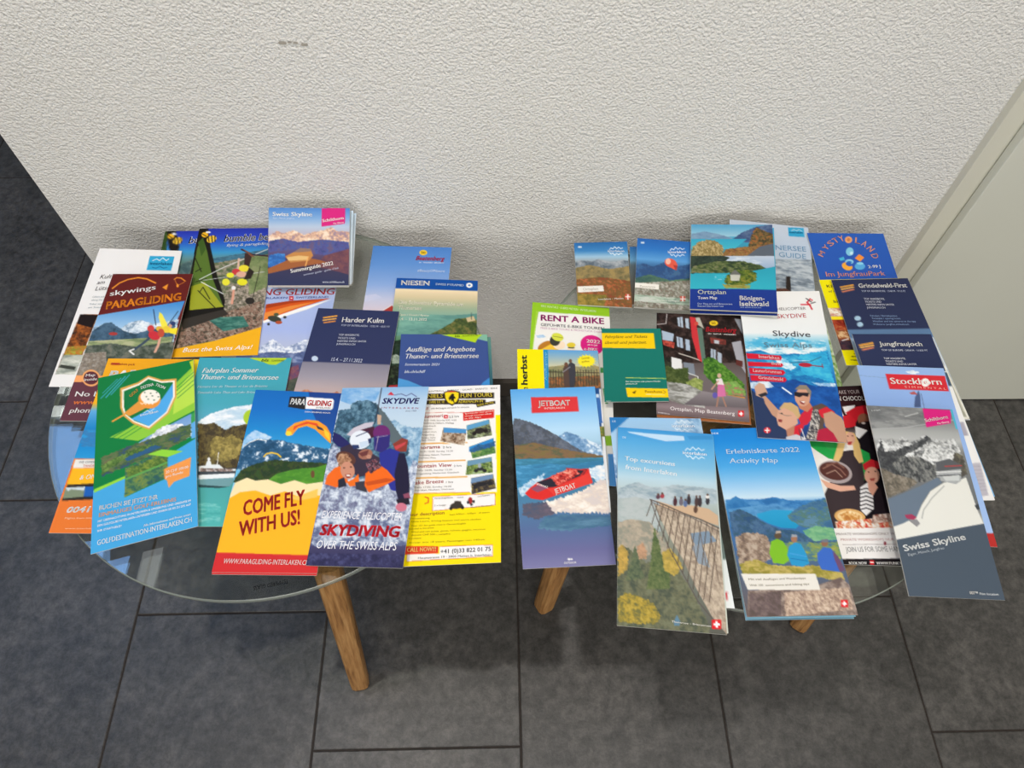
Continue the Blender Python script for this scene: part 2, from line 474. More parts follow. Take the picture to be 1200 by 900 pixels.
def jag(pts, amp, rng):
    if amp <= 0: return pts
    out = []
    n = len(pts)
    for i in range(n):
        a = np.array(pts[i]); b = np.array(pts[(i + 1) % n]); L = np.hypot(*(b - a))
        k = max(1, int(L / 1.2)); amp_ = amp * 0.6; nr = np.array([-(b - a)[1], (b - a)[0]]) / (L + 1e-6)
        for j in range(k):
            q = a + (b - a) * j / k
            if j: q = q + nr * rng.uniform(-amp_, amp_)
            out.append((q[0], q[1]))
    return out

def paint(w, h, cell, art):
    cv = Canvas(w, h, cell); texts = []
    for li, line in enumerate(art.split('\n')):
        p = line.split('|'); t = p[0]
        if t == 'F':
            st = [q.split(',') for q in p[1].split(' ')]
            ys = [float(a) / 10 for a, b in st]; cs = np.array([srgb(b) for a, b in st])
            o = np.argsort(ys); ys = np.array(ys)[o]; cs = cs[o]
            for k in range(3): cv.img[:, :, k] = np.interp(cv.Y, ys, cs[:, k])[:, None]
        elif t == 'P':
            m, r = cv.polymask(P(p[2]))
            if r: cv.put(m, r, srgb(p[1]))
        elif t == 'G':
            pts = P(p[3]); m, r = cv.polymask(pts)
            if r:
                ys = [q[1] for q in pts]; f = np.clip((cv.Y[r[2]:r[3]] - min(ys)) / (max(ys) - min(ys) + 1e-6), 0, 1)[:, None, None]
                c = srgb(p[1]) * (1 - f) + srgb(p[2]) * f
                cv.put(m, r, np.broadcast_to(c, m.shape + (3,)))
        elif t == 'L':
            m, r = cv.stroke(P(p[3]), max(0.5, float(p[2]) / 10))
            if r: cv.put(m, r, srgb(p[1]))
        elif t == 'E':
            c, ax, ay = [np.array(q) for q in P(p[2])]
            e = np.abs(ax) + np.abs(ay)
            r = cv.region([c[0] - e[0], c[0] + e[0]], [c[1] - e[1], c[1] + e[1]])
            if r:
                x = cv.X[None, r[0]:r[1]] - c[0]; y = cv.Y[r[2]:r[3], None] - c[1]
                det = ax[0] * ay[1] - ax[1] * ay[0] + 1e-9
                u = (x * ay[1] - y * ay[0]) / det; v = (ax[0] * y - ax[1] * x) / det
                cv.put(u * u + v * v < 1, r, srgb(p[1]))
        elif t == 'N':
            cs = np.array([srgb(q) for q in p[1].split(',')]); sc = float(p[2]) / 10; an = float(p[3]); ro = float(p[4])
            rng = np.random.RandomState(li * 7 + int(w * 10))
            m, r = cv.polymask(jag(P(p[5]), ro, rng))
            if r:
                x = cv.X[None, r[0]:r[1]] / sc / max(an, 1) * (1 if an >= 1 else 1 / an) + 0 * cv.Y[r[2]:r[3], None]
                y = cv.Y[r[2]:r[3], None] / sc + 0 * cv.X[None, r[0]:r[1]]
                wv = lattice(x * 0.8 + 9, y * 0.8 + 5, li + 3) * 0.9
                n = 0; am = 0.36; fq = 0.55
                for oc in range(5):
                    n = n + am * lattice(x * fq + wv * (oc < 2), y * fq + wv + oc * 7.3, li * 13 + oc); am *= 0.80; fq *= 2.07
                n = n / 1.21
                cs = cs[np.argsort(cs @ np.array([0.3, 0.6, 0.1]))]
                q = np.clip((n - 0.5) * 3.1 + 0.5, 0, 0.999) * (len(cs) - 1)
                i = np.minimum(q.astype(int), len(cs) - 2) if len(cs) > 1 else q.astype(int) * 0
                f = (q - i)[..., None]; f = f * f * (3 - 2 * f)
                cv.put(m, r, cs[i] * (1 - f) + cs[np.minimum(i + 1, len(cs) - 1)] * f)
        elif t == 'T':
            texts.append(p)
    return cv, texts

_txt = {}
def text_mesh(body, bold, shear):
    key = (body, bold, shear)
    if key in _txt: return _txt[key]
    c = bpy.data.curves.new('txt', 'FONT'); c.body = body; c.size = 1.0; c.resolution_u = 2
    c.shear = shear; c.fill_mode = 'FRONT'
    o = bpy.data.objects.new('txt', c); COL.objects.link(o)
    dg = bpy.context.evaluated_depsgraph_get()
    me = o.evaluated_get(dg).to_mesh()
    n = len(me.vertices); v = np.zeros(n * 3); me.vertices.foreach_get('co', v); v = v.reshape(-1, 3)[:, :2].copy()
    f = [tuple(p.vertices) for p in me.polygons]
    o.evaluated_get(dg).to_mesh_clear()
    bpy.data.objects.remove(o); bpy.data.curves.remove(c)
    if bold and n:
        b = 0.013 * bold
        sh = [(-b, 0), (b, 0)] if bold < 1.5 else [(-b, -b * 0.6), (b, -b * 0.6), (-b, b * 0.6), (b, b * 0.6)]
        v0, f0 = v, f; v = np.concatenate([v0 + np.array(d) for d in sh]); f = [tuple(i + k * n for i in g) for k in range(len(sh)) for g in f0]
    _txt[key] = (v, f)
    return v, f
CAP = 0.695   # cap height of the built-in font at size 1

SHEETS = [
 ('leaflet', 'L', 'pale blue sky leaflet with red script title, behind the pyramid mountain leaflet',
  1.5, 103.7, 216.3, 0.95, [(-1744,6707,4421),(-701,6673,4416),(-783,4512,4414),(-1814,4544,4415)],
 '''F|0,4b7fc6 309,5f8fd0 665,8aa8da 900,c2c6de 1062,d6cad6 1469,8a94ac 2151,4a5a4a
N|d8d2e2,c2c8e2|64|3|0|-19,846 128,814 221,867 56,926 -9,927
E|f0c832|669,100 50,-1 4,47
T|50|643,123 699,121|38|6a4a10|1|0
T|Beatenberg|581,235 961,238|73|c4243c|1.6|0.3
T|SKI · WANDERN · BERGBAHN|631,288 953,287|22|dfe8f4|0|0
T|#BeautyOfNature|622,436 976,437|43|c8d8f0|0|0.1
P|b03c34|246,1083 352,986 390,1039 378,1119
L|f4f2ee|10|255,1069 352,986'''),
 ('leaflet', 'L', 'leaflet with a blue title bar above a hazy green mountain ridge',
  1.5, 106.1, 214, 0.95, [(-1383,6114,4463),(-347,6098,4417),(-355,3963,4415),(-1438,3970,4459)],
 '''F|0,0f4c9c 165,0f4c9c 174,ecd8b4 300,d2c29c 467,98ab90 631,7caa9c 803,86b4a0 933,5d8a6c 1060,3c5c40 1485,26382a 2140,1c2a20
N|6a9c90,7aac9c,5c8c84|103|3|0.5|28,730 219,630 426,567 748,568 1070,528 1075,783 15,913
N|46562c,5c6634,38462a,7a7040|31|1|1|448,897 569,815 670,745 752,676 803,620 942,601 995,572 1061,637 1068,978 353,1003
P|c8b48c|921,602 1017,571 1040,638 944,668
L|3a4a4a|8|988,517 991,626
N|24382a,1c2c22,34483a|51|1|0|-36,1016 193,945 256,1666 -5,1673
N|9cab9c,c4ccc0,7c8c7c|31|1|1|35,1213 102,1174 166,1209 175,1305 75,1309
N|20261c,141c16,3c4c34|31|1|1|20,1358 195,1305 220,1587 6,1593
P|b83038|67,1614 202,1599 208,1667 53,1671
T|NIESEN|66,113 434,107|73|f4f2ee|2.4|0
T|SWISS PYRAMID|511,99 878,104|35|cfe0f0|1|0
E|f4f2ee|950,79 42,-2 1,41
E|4a70b0|950,79 17,-1 0,16
T|Die Schweizer Pyramide am|67,418 883,425|56|fffbea|1.6|0
T|Thunersee|64,504 363,506|55|fffbea|1.6|0
T|Open / Ouvert / Aperto|89,601 460,600|30|f4efdc|1|0
T|1.4. – 13.11.2022|91,672 438,668|40|f6f2e4|1|0'''),
 ('leaflet', 'L', 'pale lavender hang gliding leaflet with an orange wing over snow peaks',
  1, 104.9, 207.9, 0.95, [(-3188,6068,4410),(-2151,6018,4410),(-2199,3950,4428),(-3258,3980,4429)],
 '''F|0,bcc6de 249,a9b9e2 698,a5b5e4 957,b4bcd8 1083,5c6a94 1267,4a4f78 1506,5c4664 2069,3a3448
T|HANG GLIDING|-101,190 1040,130|100|c23c3c|1|0.1
T|INTERLAKEN|20,248 449,221|31|4a5aa0|1|0
P|c83038|463,174 517,172 530,242 475,244
P|ffffff|484,202 508,201 511,216 487,217
T|SWITZERLAND|558,217 971,190|31|4a5aa0|1|0
P|f4f2ee|206,576 617,371 1017,202 728,381 224,616
P|d4561c|196,318 487,251 993,193 637,356 216,576
P|a83c18|196,318 487,251 993,193 495,292 199,387
P|e88a3c|202,455 502,334 816,252 564,373 214,563
E|3c4034|348,544 87,19 1,46
E|b05030|411,596 42,-2 5,26
E|2c2c2c|471,513 21,-1 4,20
E|50583c|357,476 32,-1 5,27
E|2c2c2c|290,627 16,-1 4,20
N|dce2ee,a4b0cc,f0f2f6,7c8cb0|31|1|1.5|165,1031 252,1003 308,925 386,846 471,907 565,968 660,914 755,860 886,829 870,1110 207,1179
N|5c6c98,4c5a84,8a98bc|41|2|1|186,1080 423,1036 684,1053 911,982 923,1182 212,1203
N|784860,5a4a70,8a5a5c|41|1|0|671,1263 764,1212 823,1439 694,1502
N|4a5448,3c4440,5c5c50|31|1|0|683,1443 813,1380 834,1729 707,1732'''),
 ('flyer', 'L', 'deep blue flyer with a bee, half hidden behind the bee flyer beside it',
  1.5, 100.9, 210.5, 2, [(-4562,6985,4424),(-3543,6998,4420),(-3401,4907,4415),(-4399,4878,4415)],
 '''F|0,2433a8 84,2a42b8 219,2a62c4 368,3a94c8 471,5d8f98 617,5a7462 1014,77775e 1818,4a463a
P|2e4a1c|-40,-1 38,1 74,433 8,432
P|17140f|16,0 139,2 228,289 206,436 99,316
T|bumble bee|341,231 1010,198|122|f4f4f8|2.6|0.2
T|bumble bee|341,231 1010,198|122|1c1a20|0.4|0.2
N|4e6a6a,7c8a84,3c5458|43|1|1|244,611 538,443 511,1014 285,1008
E|eeb422|86,92 45,1 7,45
E|f0c23a|187,169 58,-30 24,57
L|1c1810|13|135,123 161,213
L|1c1810|13|178,109 207,229
L|1c1810|13|223,109 239,215
L|1c1810|11|50,76 113,123
E|e8e8ee|124,47 34,1 3,18'''),
 ('flyer', 'L', 'flyer with a bee title, green glider wing and yellow bottom corner',
  1.5, 101.7, 208.5, 0.95, [(-4105,7013,4441),(-3094,7020,4442),(-2963,4948,4440),(-3985,4922,4436)],
 '''F|8,2433a8 134,2a42b8 273,2a62c4 425,3a94c8 529,5d8f98 677,5a7462 1076,77775e 1869,4a463a
N|4a7a90,5a8a8a,3c6478|65|3|1|221,538 534,470 1052,359 1084,690 297,759
N|6c7458,8a8470,4e5a44,a09484,5c6a48|32|1|1|276,613 1061,451 1065,1160 1085,1761 87,1954 58,1599 519,1416 344,931
N|8c8274,a89c8c,6a6458,bcae9c,5a5a44|22|1|1|598,966 1037,877 1036,1695 458,1867 491,1213
N|7a8a5a,6a7a4e,8c9468|54|1|1|706,504 1019,480 1029,1019 805,1153
P|17140f|-7,0 119,2 203,343 345,789 516,1241 521,1430 18,1546 5,636
P|55702a|24,340 77,173 170,418 301,859 508,1336 94,1377 39,782
P|9aa02a|52,994 214,928 508,1336 94,1377
P|3c5a20|21,249 74,157 141,372 103,491
L|1c1a10|11|14,489 144,755
L|1c1a10|13|68,754 135,697
L|1c1a10|13|95,925 227,872
L|1c1a10|11|149,1066 429,1374
L|1c1a10|11|175,1095 205,1012 320,1208
N|8a7c6c,5c5548,a89a88,3c3a30,9c6c5c|17|1|0|43,1573 521,1430 967,1254 1038,1708 27,1952
N|3c7468,2c5c54,5a8a7c|22|3|0|312,1503 771,1490 864,1650 561,1718
P|35302a|13,1520 524,1376 588,1458 60,1676
L|e6e6e6|11|142,884 419,689 1006,358
L|e6e6e6|11|171,927 480,1130
L|c8c8c8|9|188,899 960,774
L|3a2430|24|613,381 770,475 1022,510
P|3c2a28|665,443 769,460 750,682 687,710
P|7c4c3c|622,366 720,429 809,521 751,505
L|d8b4a0|28|600,546 613,737
E|c83c40|594,766 55,1 6,51
E|e8d838|687,710 67,1 7,58
E|dcaa94|666,811 66,2 6,50
E|e6e03a|525,822 49,1 6,43
E|e6e03a|485,935 49,1 8,57
E|e6de2c|693,940 66,2 7,57
E|d8c890|767,828 44,1 5,43
E|e8e4e0|596,1036 28,1 5,35
L|d89c84|32|602,1078 607,1284
P|2c2420|751,697 826,771 796,886 709,898
L|2c2824|9|895,685 856,1223
E|2c2824|827,1250 59,2 6,55
P|efae1c|-50,1974 477,1855 1167,1608 1063,2136 -97,2154
T|Buzz the Swiss Alps!|118,2016 946,1996|63|fbf6ea|0|0.3
T|bumble bee|364,247 1027,220|125|f4f4f8|2.6|0.2
T|bumble bee|364,247 1027,220|125|1c1a20|0.4|0.2
T|flying & paragliding|415,332 978,304|46|dfe6f0|1|0.2
E|eeb422|90,111 45,1 7,47
E|f0c23a|192,190 59,-31 24,58
L|1c1810|13|140,143 165,236
L|1c1810|13|183,128 212,252
L|1c1810|13|228,129 244,237
L|1c1810|11|53,95 117,142
E|e8e8ee|128,65 34,1 3,19'''),
 ('booklet', 'L', 'white culture booklet with a small blue logo box, leftmost on the left table',
  2, 108.7, 210.4, 0.95, [(-5249,6557,4562),(-4237,6597,4462),(-4085,4496,4430),(-5235,4457,4545)],
 '''F|0,ebe8e5
P|2fa3cf|681,101 1006,98 998,339 683,341
T|interlaken|711,253 998,249|48|155a86|1|0
L|f4f2ee|10|731,180 781,146 820,177 856,126 908,173 937,139
L|155a86|10|751,291 797,305 846,271 895,301 937,283
T|Kult|137,508 283,495|69|4d4a50|0|0.3
T|am|127,598 220,587|60|4d4a50|0|0.3
T|Lütsch|132,699 344,670|66|4d4a50|0|0.3
T|Culture and sights|130,812 332,798|28|8a99a0|0|0
T|along the lake|132,861 323,847|28|8a99a0|0|0
T|Kultur und Orte|128,923 338,909|28|8a99a0|0|0
T|am Seeufer|122,977 310,964|27|8a99a0|0|0
N|6b3a1a,b0642a,8a4a1c,3a2414|30|1|0|54,1066 263,1059 221,1934 18,1938
P|1d1310|54,1066 266,1072 237,1266 56,1208
N|7c8a2e,a3a83c,c0702c|20|1|0|38,1550 264,1520 218,1660 35,1665
N|b9bcae,8d948a,d8d8cc|30|4|0|35,1665 255,1659 221,1934 18,1938
P|3a3c34|38,1798 209,1827 203,1871 33,1842'''),
 ('booklet', 'L', 'grey-green edged booklet lying just under the dark blue excursions booklet',
  1.5, 105.8, 198, 6, [(-1222,5199,4473),(-177,5198,4427),(-94,3221,4476),(-1164,3220,4521)],
 '''F|0,5c8c80 708,2c5a6c'''),
 ('booklet', 'L', 'dark blue excursions booklet with a lime corner and two light blue corners',
  1.5, 106.9, 200.9, 0.95, [(-1261,5204,4493),(-219,5223,4446),(-121,3212,4496),(-1214,3201,4542)],
 '''F|3,3b528c 747,3a5090
P|7fb49c|740,-12 1112,-14 1107,101 1065,102 908,55
P|adcf20|497,4 1016,-13 950,55 917,123 739,70
T|bls|666,43 729,43|35|3a4a20|1|0.2
T|SCHIFFFAHRT|761,36 973,21|23|5c6c20|0|0
P|4f9ad6|-29,634 112,676 334,783 532,866 -17,868
P|3f8ed4|929,781 991,696 1079,623 1094,864 887,864
T|Ausflüge und Angebote|70,266 913,255|71|f4f2ee|1|0.3
T|Thuner- und Brienzersee|74,367 952,352|70|f4f2ee|1|0.3
T|Sommersaison 2021|68,469 480,467|35|dfe6f4|0|0.3
T|bls.ch/schiff|68,574 319,570|40|e8eef8|1|0.3
L|dfeaf6|10|136,778 314,778'''),
 ('booklet', 'L', 'navy blue booklet with orange stripes and a grey dusk sky below',
  2, 105.8, 213.6, 0.95, [(-2320,5624,4475),(-1303,5535,4511),(-1449,3425,4495),(-2543,3480,4464)],
 '''F|0,2c3459 783,2f365c 798,827f8e 1004,9c95a0 1191,bfa9a6 1405,b09078 1673,665a60
T|Harder Kulm|350,199 886,189|75|f4f2ee|1.2|0
T|TOP OF INTERLAKEN · 1322 M · 4337 FT|352,260 973,256|27|cdd2e2|1|0
T|TOP ANGEBOTE,|354,404 616,398|27|dfe2ec|1|0
T|TICKETS UND|355,451 571,447|26|dfe2ec|1|0
T|WEITERE INFOS UNTER|354,497 717,486|26|dfe2ec|1|0
T|JUNGFRAU.CH|355,539 587,535|26|dfe2ec|1|0
T|15.4. – 27.11.2022|341,772 716,777|49|c8cee0|0|0.1
L|eea63c|20|103,142 265,106
L|f0b04c|18|106,180 263,148
L|dc8a3c|18|125,217 260,187
E|c0cfe2|135,743 39,-2 9,37
N|b87858,cc8c64,94685c|30|1|1|34,1233 101,1185 147,1171 214,1203 350,1232 463,1205 498,1181 556,1224 621,1401 52,1422'''),
 ('leaflet', 'L', 'maroon paragliding leaflet with orange arc and a tandem pilot photo',
  1, 101.4, 211.5, 0.95, [(-4960,6126,4557),(-3968,6144,4528),(-3946,4023,4481),(-4981,4019,4524)],
 '''F|0,5f1c18 626,661e1a 1420,5f3038 1648,5c333c 2115,6a3a52
G|3a86cc|b9d2e6|-25,654 1001,423 953,883 -35,938
N|c6d4e0,e8eef2,7f97ad|50|1|1.2|-57,862 132,771 309,860 405,757 528,718 697,782 986,703 999,1058 -43,1112
N|3f5a70,4c6880,2f4656|50|1|1|-22,913 101,771 190,758 377,886 508,923 694,859 961,781 985,1083 -40,1125
N|8f9c6c,6c7d58,b4b48c|30|5|0.5|-66,1038 969,959 973,1119 -51,1186
N|4d564a,5d655a,3c4538,767668|40|1|1|-73,1113 262,1062 574,1109 1004,1033 1021,1299 962,1644 11,1707 -26,1365
N|8d8478,a8a096,6d6a64,8a7a68|15|1|0.5|-64,1210 246,1184 318,1444 225,1560 -24,1562
P|f0a060|-14,1516 337,1513 356,1615 -7,1618
P|633640|-10,1607 1071,1576 1014,2115 0,2115
L|e98f2c|20|57,230 120,145 213,87 335,58 448,80 571,144
T|skywings|59,356 601,250|80|f4f2ee|1|0
T|PARAGLIDING|68,560 953,416|116|ee8a22|2.2|0
L|e98f2c|14|795,87 821,58 876,65 940,115
L|e98f2c|6|808,101 858,187 932,130
E|e98f2c|858,187 15,0 6,28
P|e98f2c|673,215 735,158 735,257
E|a83c38|255,924 51,0 7,25
L|26344a|10|645,559 730,795
L|26344a|10|951,584 873,794
P|f0e04a|727,598 764,625 857,768 897,858 810,833 735,678
L|3c4a5c|34|732,935 642,1060 563,1146
L|e8e6e2|20|553,1146 510,1170 571,1218
L|d8a48c|30|818,959 826,1083 809,1181
E|c8303a|745,947 73,30 -4,59
E|e0b03a|783,846 40,0 9,38
E|e8c83a|876,858 61,0 11,51
E|c84040|681,846 41,0 12,51
P|f0dc30|904,845 1002,832 1003,933 918,909
E|2c3c68|928,768 31,0 7,32
E|d8a080|906,807 20,0 5,26
E|c05038|817,909 40,0 14,63
E|f0a868|174,1549 101,-1 33,113
E|5c2c34|174,1549 83,-1 26,90
T|Map|113,1538 216,1526|38|f4f2ee|1|0
T|inside|111,1595 251,1582|37|f4f2ee|1|0
T|No bees|69,1801 500,1797|66|f4f2ee|1|0
T|www.skyw|81,1903 547,1899|60|ee8040|1|0.15
T|phone +41|70,2015 529,2005|64|f4f2ee|1|0.1'''),
 ('leaflet', 'L', 'yellow, blue and orange leaflet sticking out under the green golf leaflet',
  1, 105.9, 213.5, 1.3, [(-4641,4819,4577),(-3621,4863,4482),(-3578,2715,4435),(-4665,2699,4542)],
 '''F|0,eda51c 600,f0b020 702,5fa6d8 934,1a7fc0 1125,1a86c8 1289,2a94d0 1299,e2762c 2135,e87a35
P|f2cf1c|1000,1 1061,13 1073,358 1006,359
T|interlaken pick|53,88 330,97|31|a8422c|1|0
P|c43f2c|54,57 143,56 151,87 53,88
T|PARAGLID|68,292 938,251|118|f4f2ee|3|0.15
N|1a86c8,2a98d4,3a7ab0|45|4|1|-33,941 367,936 331,1148 -42,1153
P|e6e4de|12,1305 371,1301 380,1401 16,1405
T|WE OFFER|62,1355 227,1353|30|8a9098|0|0
T|TANDEM|117,1394 256,1392|25|c05040|0|0
P|f4b41a|17,1410 381,1406 397,1594 14,1599
T|& ON|126,1545 285,1529|54|f4f2ee|1|0.2
P|2a241c|22,1599 392,1575 391,1758 19,1781
P|7c8a70|11,1632 200,1620 215,1733 21,1758
P|c8d4da|11,1632 200,1620 203,1663 72,1650 45,1674
P|1c5cb0|200,1620 384,1609 382,1726 215,1733
P|e2762c|21,1786 392,1763 495,2142 4,2148
T|0041 33|103,1916 487,1898|64|f4f2ee|2.4|0.2
T|Flights from Interlaken|108,1986 467,1978|20|f6c8a0|0|0.1
T|www.interlaken|141,2095 433,2091|17|f6c8a0|0|0'''),
 ('booklet', 'L', 'teal boat timetable booklet with a white steamer on a green lake',
  1.5, 104.5, 208.9, 0.95, [(-3617,4874,4502),(-2541,4886,4462),(-2575,2793,4424),(-3588,2790,4457)],
 '''F|0,3f9fb0 619,48a3b4 889,5fa8c4
P|b3cc2c|529,-14 995,-11 971,23 877,97 799,92 726,58 623,25
T|bls|705,53 792,52|38|2a3a2c|1|0.2
T|SCHIFFFAHRT|821,52 966,51|23|4c5a2c|0|0
T|Fahrplan Sommer|66,213 698,205|67|f4f2ee|1|0.3
T|Thuner- und Brienzersee|69,302 937,304|67|f4f2ee|1|0.3
T|Horaire Lac de Thoune et Lac de Brienne|54,419 834,404|31|c8e4ea|1|0.3
T|Timetable Lake Thun and Lake Brienz|70,495 725,487|31|c8e4ea|1|0.3
N|f0f2f4,c8dae6,e2eaf0,b6d0e2|75|2|1|142,858 254,761 402,696 564,652 750,629 852,672 912,1016 174,1018
E|a8c832|724,802 90,0 18,102
N|4a3f2c,5c5030,3a3428,6e6238|28|0.7|1.5|146,879 232,890 322,868 407,921 472,964 537,910 655,888 796,888 893,1434 257,1435
N|97884a,b09c58,6e6238,857640|23|1|2|330,1102 374,1038 471,1059 538,1017 662,1080 703,1206 648,1310 491,1362 367,1290
N|3c3a34,55504a,2c3230|28|2|0|257,1435 704,1414 705,1516 277,1538
G|4aa0a0|52b0ac|-127,1579 914,1557 1014,2119 -12,2119
N|52b0ac,7cc4c0,46a29e|28|5|0|342,1821 583,1841 621,2040 386,2040
P|dfe4e6|260,1404 331,1394 340,1342 377,1342 394,1383 477,1383 542,1435 671,1434 673,1496 278,1497
P|41484e|272,1466 667,1460 674,1501 282,1517
P|e8ecee|280,1507 671,1486 664,1547 292,1568
P|6f9aa0|290,1558 663,1537 665,1598 636,1639 471,1639 302,1619
P|2e4a4e|302,1619 637,1644 530,1659 308,1650
L|f0f0f0|7|444,1238 456,1393
E|e8e8e8|354,1321 15,0 4,23
N|4a525a,c8ccd0,8a6a5c|11|1|0|282,1425 634,1434 640,1465 290,1466'''),
 ('leaflet', 'L', 'green and blue golf leaflet with a gold shield around a golf ball',
  1, 105.9, 210.7, 0.95, [(-4675,4542,4587),(-3642,4795,4584),(-3167,2762,4532),(-4180,2475,4531)],
 '''F|0,11783a 1700,0e7a3a
P|45a3da|-52,1420 321,1345 325,1574 760,1466 762,1198 1075,1058 1119,2257 -48,2116
P|8bc53c|147,812 444,707 796,337 1065,86 1094,687 792,798 572,903 447,934
P|b6d94c|842,430 1069,123 1087,583 821,695
P|c6cf2a|1012,25 1071,3 1076,232 1048,177
L|0e7a3a|9|169,828 444,696
L|0e7a3a|7|223,853 481,728
L|0e7a3a|7|276,878 517,759
L|0e7a3a|8|853,352 1078,161
L|0e7a3a|8|852,398 1076,208
L|0e7a3a|7|861,446 1085,269
L|0e7a3a|7|870,494 1083,328
L|4aa8cc|9|37,282 250,62
L|4aa8cc|11|91,285 296,50
L|4aa8cc|7|53,219 213,65
L|4aa8cc|9|145,264 343,39
P|3d9a50|1017,746 1084,696 1079,917 1013,954
P|5fa8e0|1014,867 1090,821 1085,1050 1010,1062
G|6f9ad0|a9c0d8|429,972 554,905 1017,735 1011,1030 753,1111 344,1188
N|e4e6ea,b6bcc8,f4f4f4|37|1|1.5|343,1106 555,952 636,855 755,810 903,838 1013,933 1011,1019 753,1111 432,1171
N|46603a,5c7248,38506a,6e6a4a|37|2|2|62,1040 340,969 564,944 754,919 902,871 1014,878 1011,1030 762,1124 318,1222 78,1268
P|2e5a80|254,1061 591,1015 699,1076 344,1157
N|5a7a36,76924a,3c5a2c|23|1|1.5|65,1133 211,1080 474,1015 663,1023 343,1106 77,1237
N|3e6a4a,5c8050,2f5a5a,7c8a3c|37|1|0|319,1233 762,1124 760,1455 316,1572
N|5d7a34,86963c,45642c|23|1|1|328,1266 388,1221 485,1247 538,1200 645,1187 753,1216 752,1310 347,1352
P|5fa050|321,1355 761,1271 761,1291 321,1380
P|8fd03c|6,1397 320,1324 321,1355 8,1437
P|8fd03c|547,1129 699,1107 925,1189 762,1219
P|ec974a|721,1353 1006,1285 983,1507 822,1533 768,1589 751,1494 724,1476
T|20 CHF 100.00|743,1415 976,1412|32|f4f2ee|1|0
T|pro Runde|742,1466 921,1459|30|f4f2ee|1|0
P|d8a14c|551,102 702,198 864,220 861,469 775,672 563,825 390,704 288,579 250,459 244,199 438,167
P|f2ead8|551,125 702,221 844,243 842,464 759,657 563,804 399,684 302,566 270,459 265,227 448,187
P|14743c|551,151 702,242 825,261 823,459 747,643 563,780 407,670 315,562 290,458 285,249 452,210
P|4fa6e2|825,275 823,459 747,643 563,780 371,634 562,561 701,462
L|e09a3c|22|172,615 297,560 460,468
L|e8b04c|15|334,580 479,507
P|e0963c|297,537 450,421 534,532 352,596
E|e8953c|566,428 121,31 1,124
E|f4ece0|575,396 107,27 0,96
E|4c6a50|514,324 9,2 0,9
E|4c6a50|579,352 9,2 0,9
E|4c6a50|645,357 9,2 0,9
E|4c6a50|533,385 9,2 0,9
E|4c6a50|598,391 9,2 0,9
E|4c6a50|664,419 9,2 0,9
E|4c6a50|552,424 9,2 0,9
E|4c6a50|617,452 9,2 0,9
L|f6e6cc|9|469,448 487,475 506,458
L|f6e6cc|9|506,458 524,485 543,467
L|f6e6cc|9|543,467 561,494 580,476
L|f6e6cc|9|580,476 599,504 617,486
T|GOLF|366,354 453,280|38|e8963c|1|0
T|DESTINA|476,274 617,258|41|f4f2ee|1|0
T|TION|626,260 730,338|34|f4f2ee|1|0
T|interlaken|471,632 663,627|32|f4f2ee|1|0
L|f4f2ee|7|507,592 543,568 571,597 617,565
T|BUCHEN SIE JETZT IHR|68,1653 658,1687|50|f4f2ee|1.6|0
T|EINMALIGES GOLF-ERLEBNIS|68,1729 846,1765|44|f0a860|1|0
T|MIT ÜBERNACHTUNG IN INTERLAKEN & UMGEBUNG UND GREENFEE IM|62,1788 995,1812|24|f4f2ee|1|0
T|DEN GOLFCLUBS INTERLAKEN-UNTERSEEN UND SPAREN SIE BIS ZU 20% AUF|59,1835 994,1856|24|f4f2ee|1|0
T|IHR STARTGELD!|61,1891 298,1898|23|f4f2ee|1|0
T|Alle Informationen und Preise unter:|517,1961 992,1967|26|f4f2ee|1|0
T|GOLFDESTINATION-INTERLAKEN.CH|62,2034 999,2042|56|f4f2ee|0.8|0'''),
 ('booklet', 'L', 'summer guide copy, lowest of the small stack by the wall',
  4, 99.2, 83.8, 9, [(-2974,6873,4672),(-1960,6870,4666),(-1960,6062,4440),(-2930,6070,4440)],
 '''F|0,c2d6e6 336,d0dde6 826,c6d2dc'''),
 ('booklet', 'L', 'summer guide copy, third from the top of the small stack by the wall',
  4, 103.4, 98.3, 9, [(-3000,6962,4752),(-1939,6973,4749),(-1937,6025,4484),(-2943,6020,4482)],
 '''F|0,c2d6e6 473,d0dde6 964,c6d2dc'''),
 ('booklet', 'L', 'summer guide copy, second from the top of the small stack by the wall',
  4, 103.2, 102.4, 9, [(-3011,6943,4824),(-1962,6947,4820),(-1940,5966,4521),(-2956,5967,4521)],
 '''F|33,c2d6e6 508,d0dde6 985,c6d2dc'''),
 ('booklet', 'L', 'summer guide with pink tag and sunset snow peaks, topmost of its small stack',
  4, 102.8, 106.6, 0.95, [(-3034,6933,4894),(-1991,6925,4888),(-1959,5914,4559),(-2973,5920,4561)],
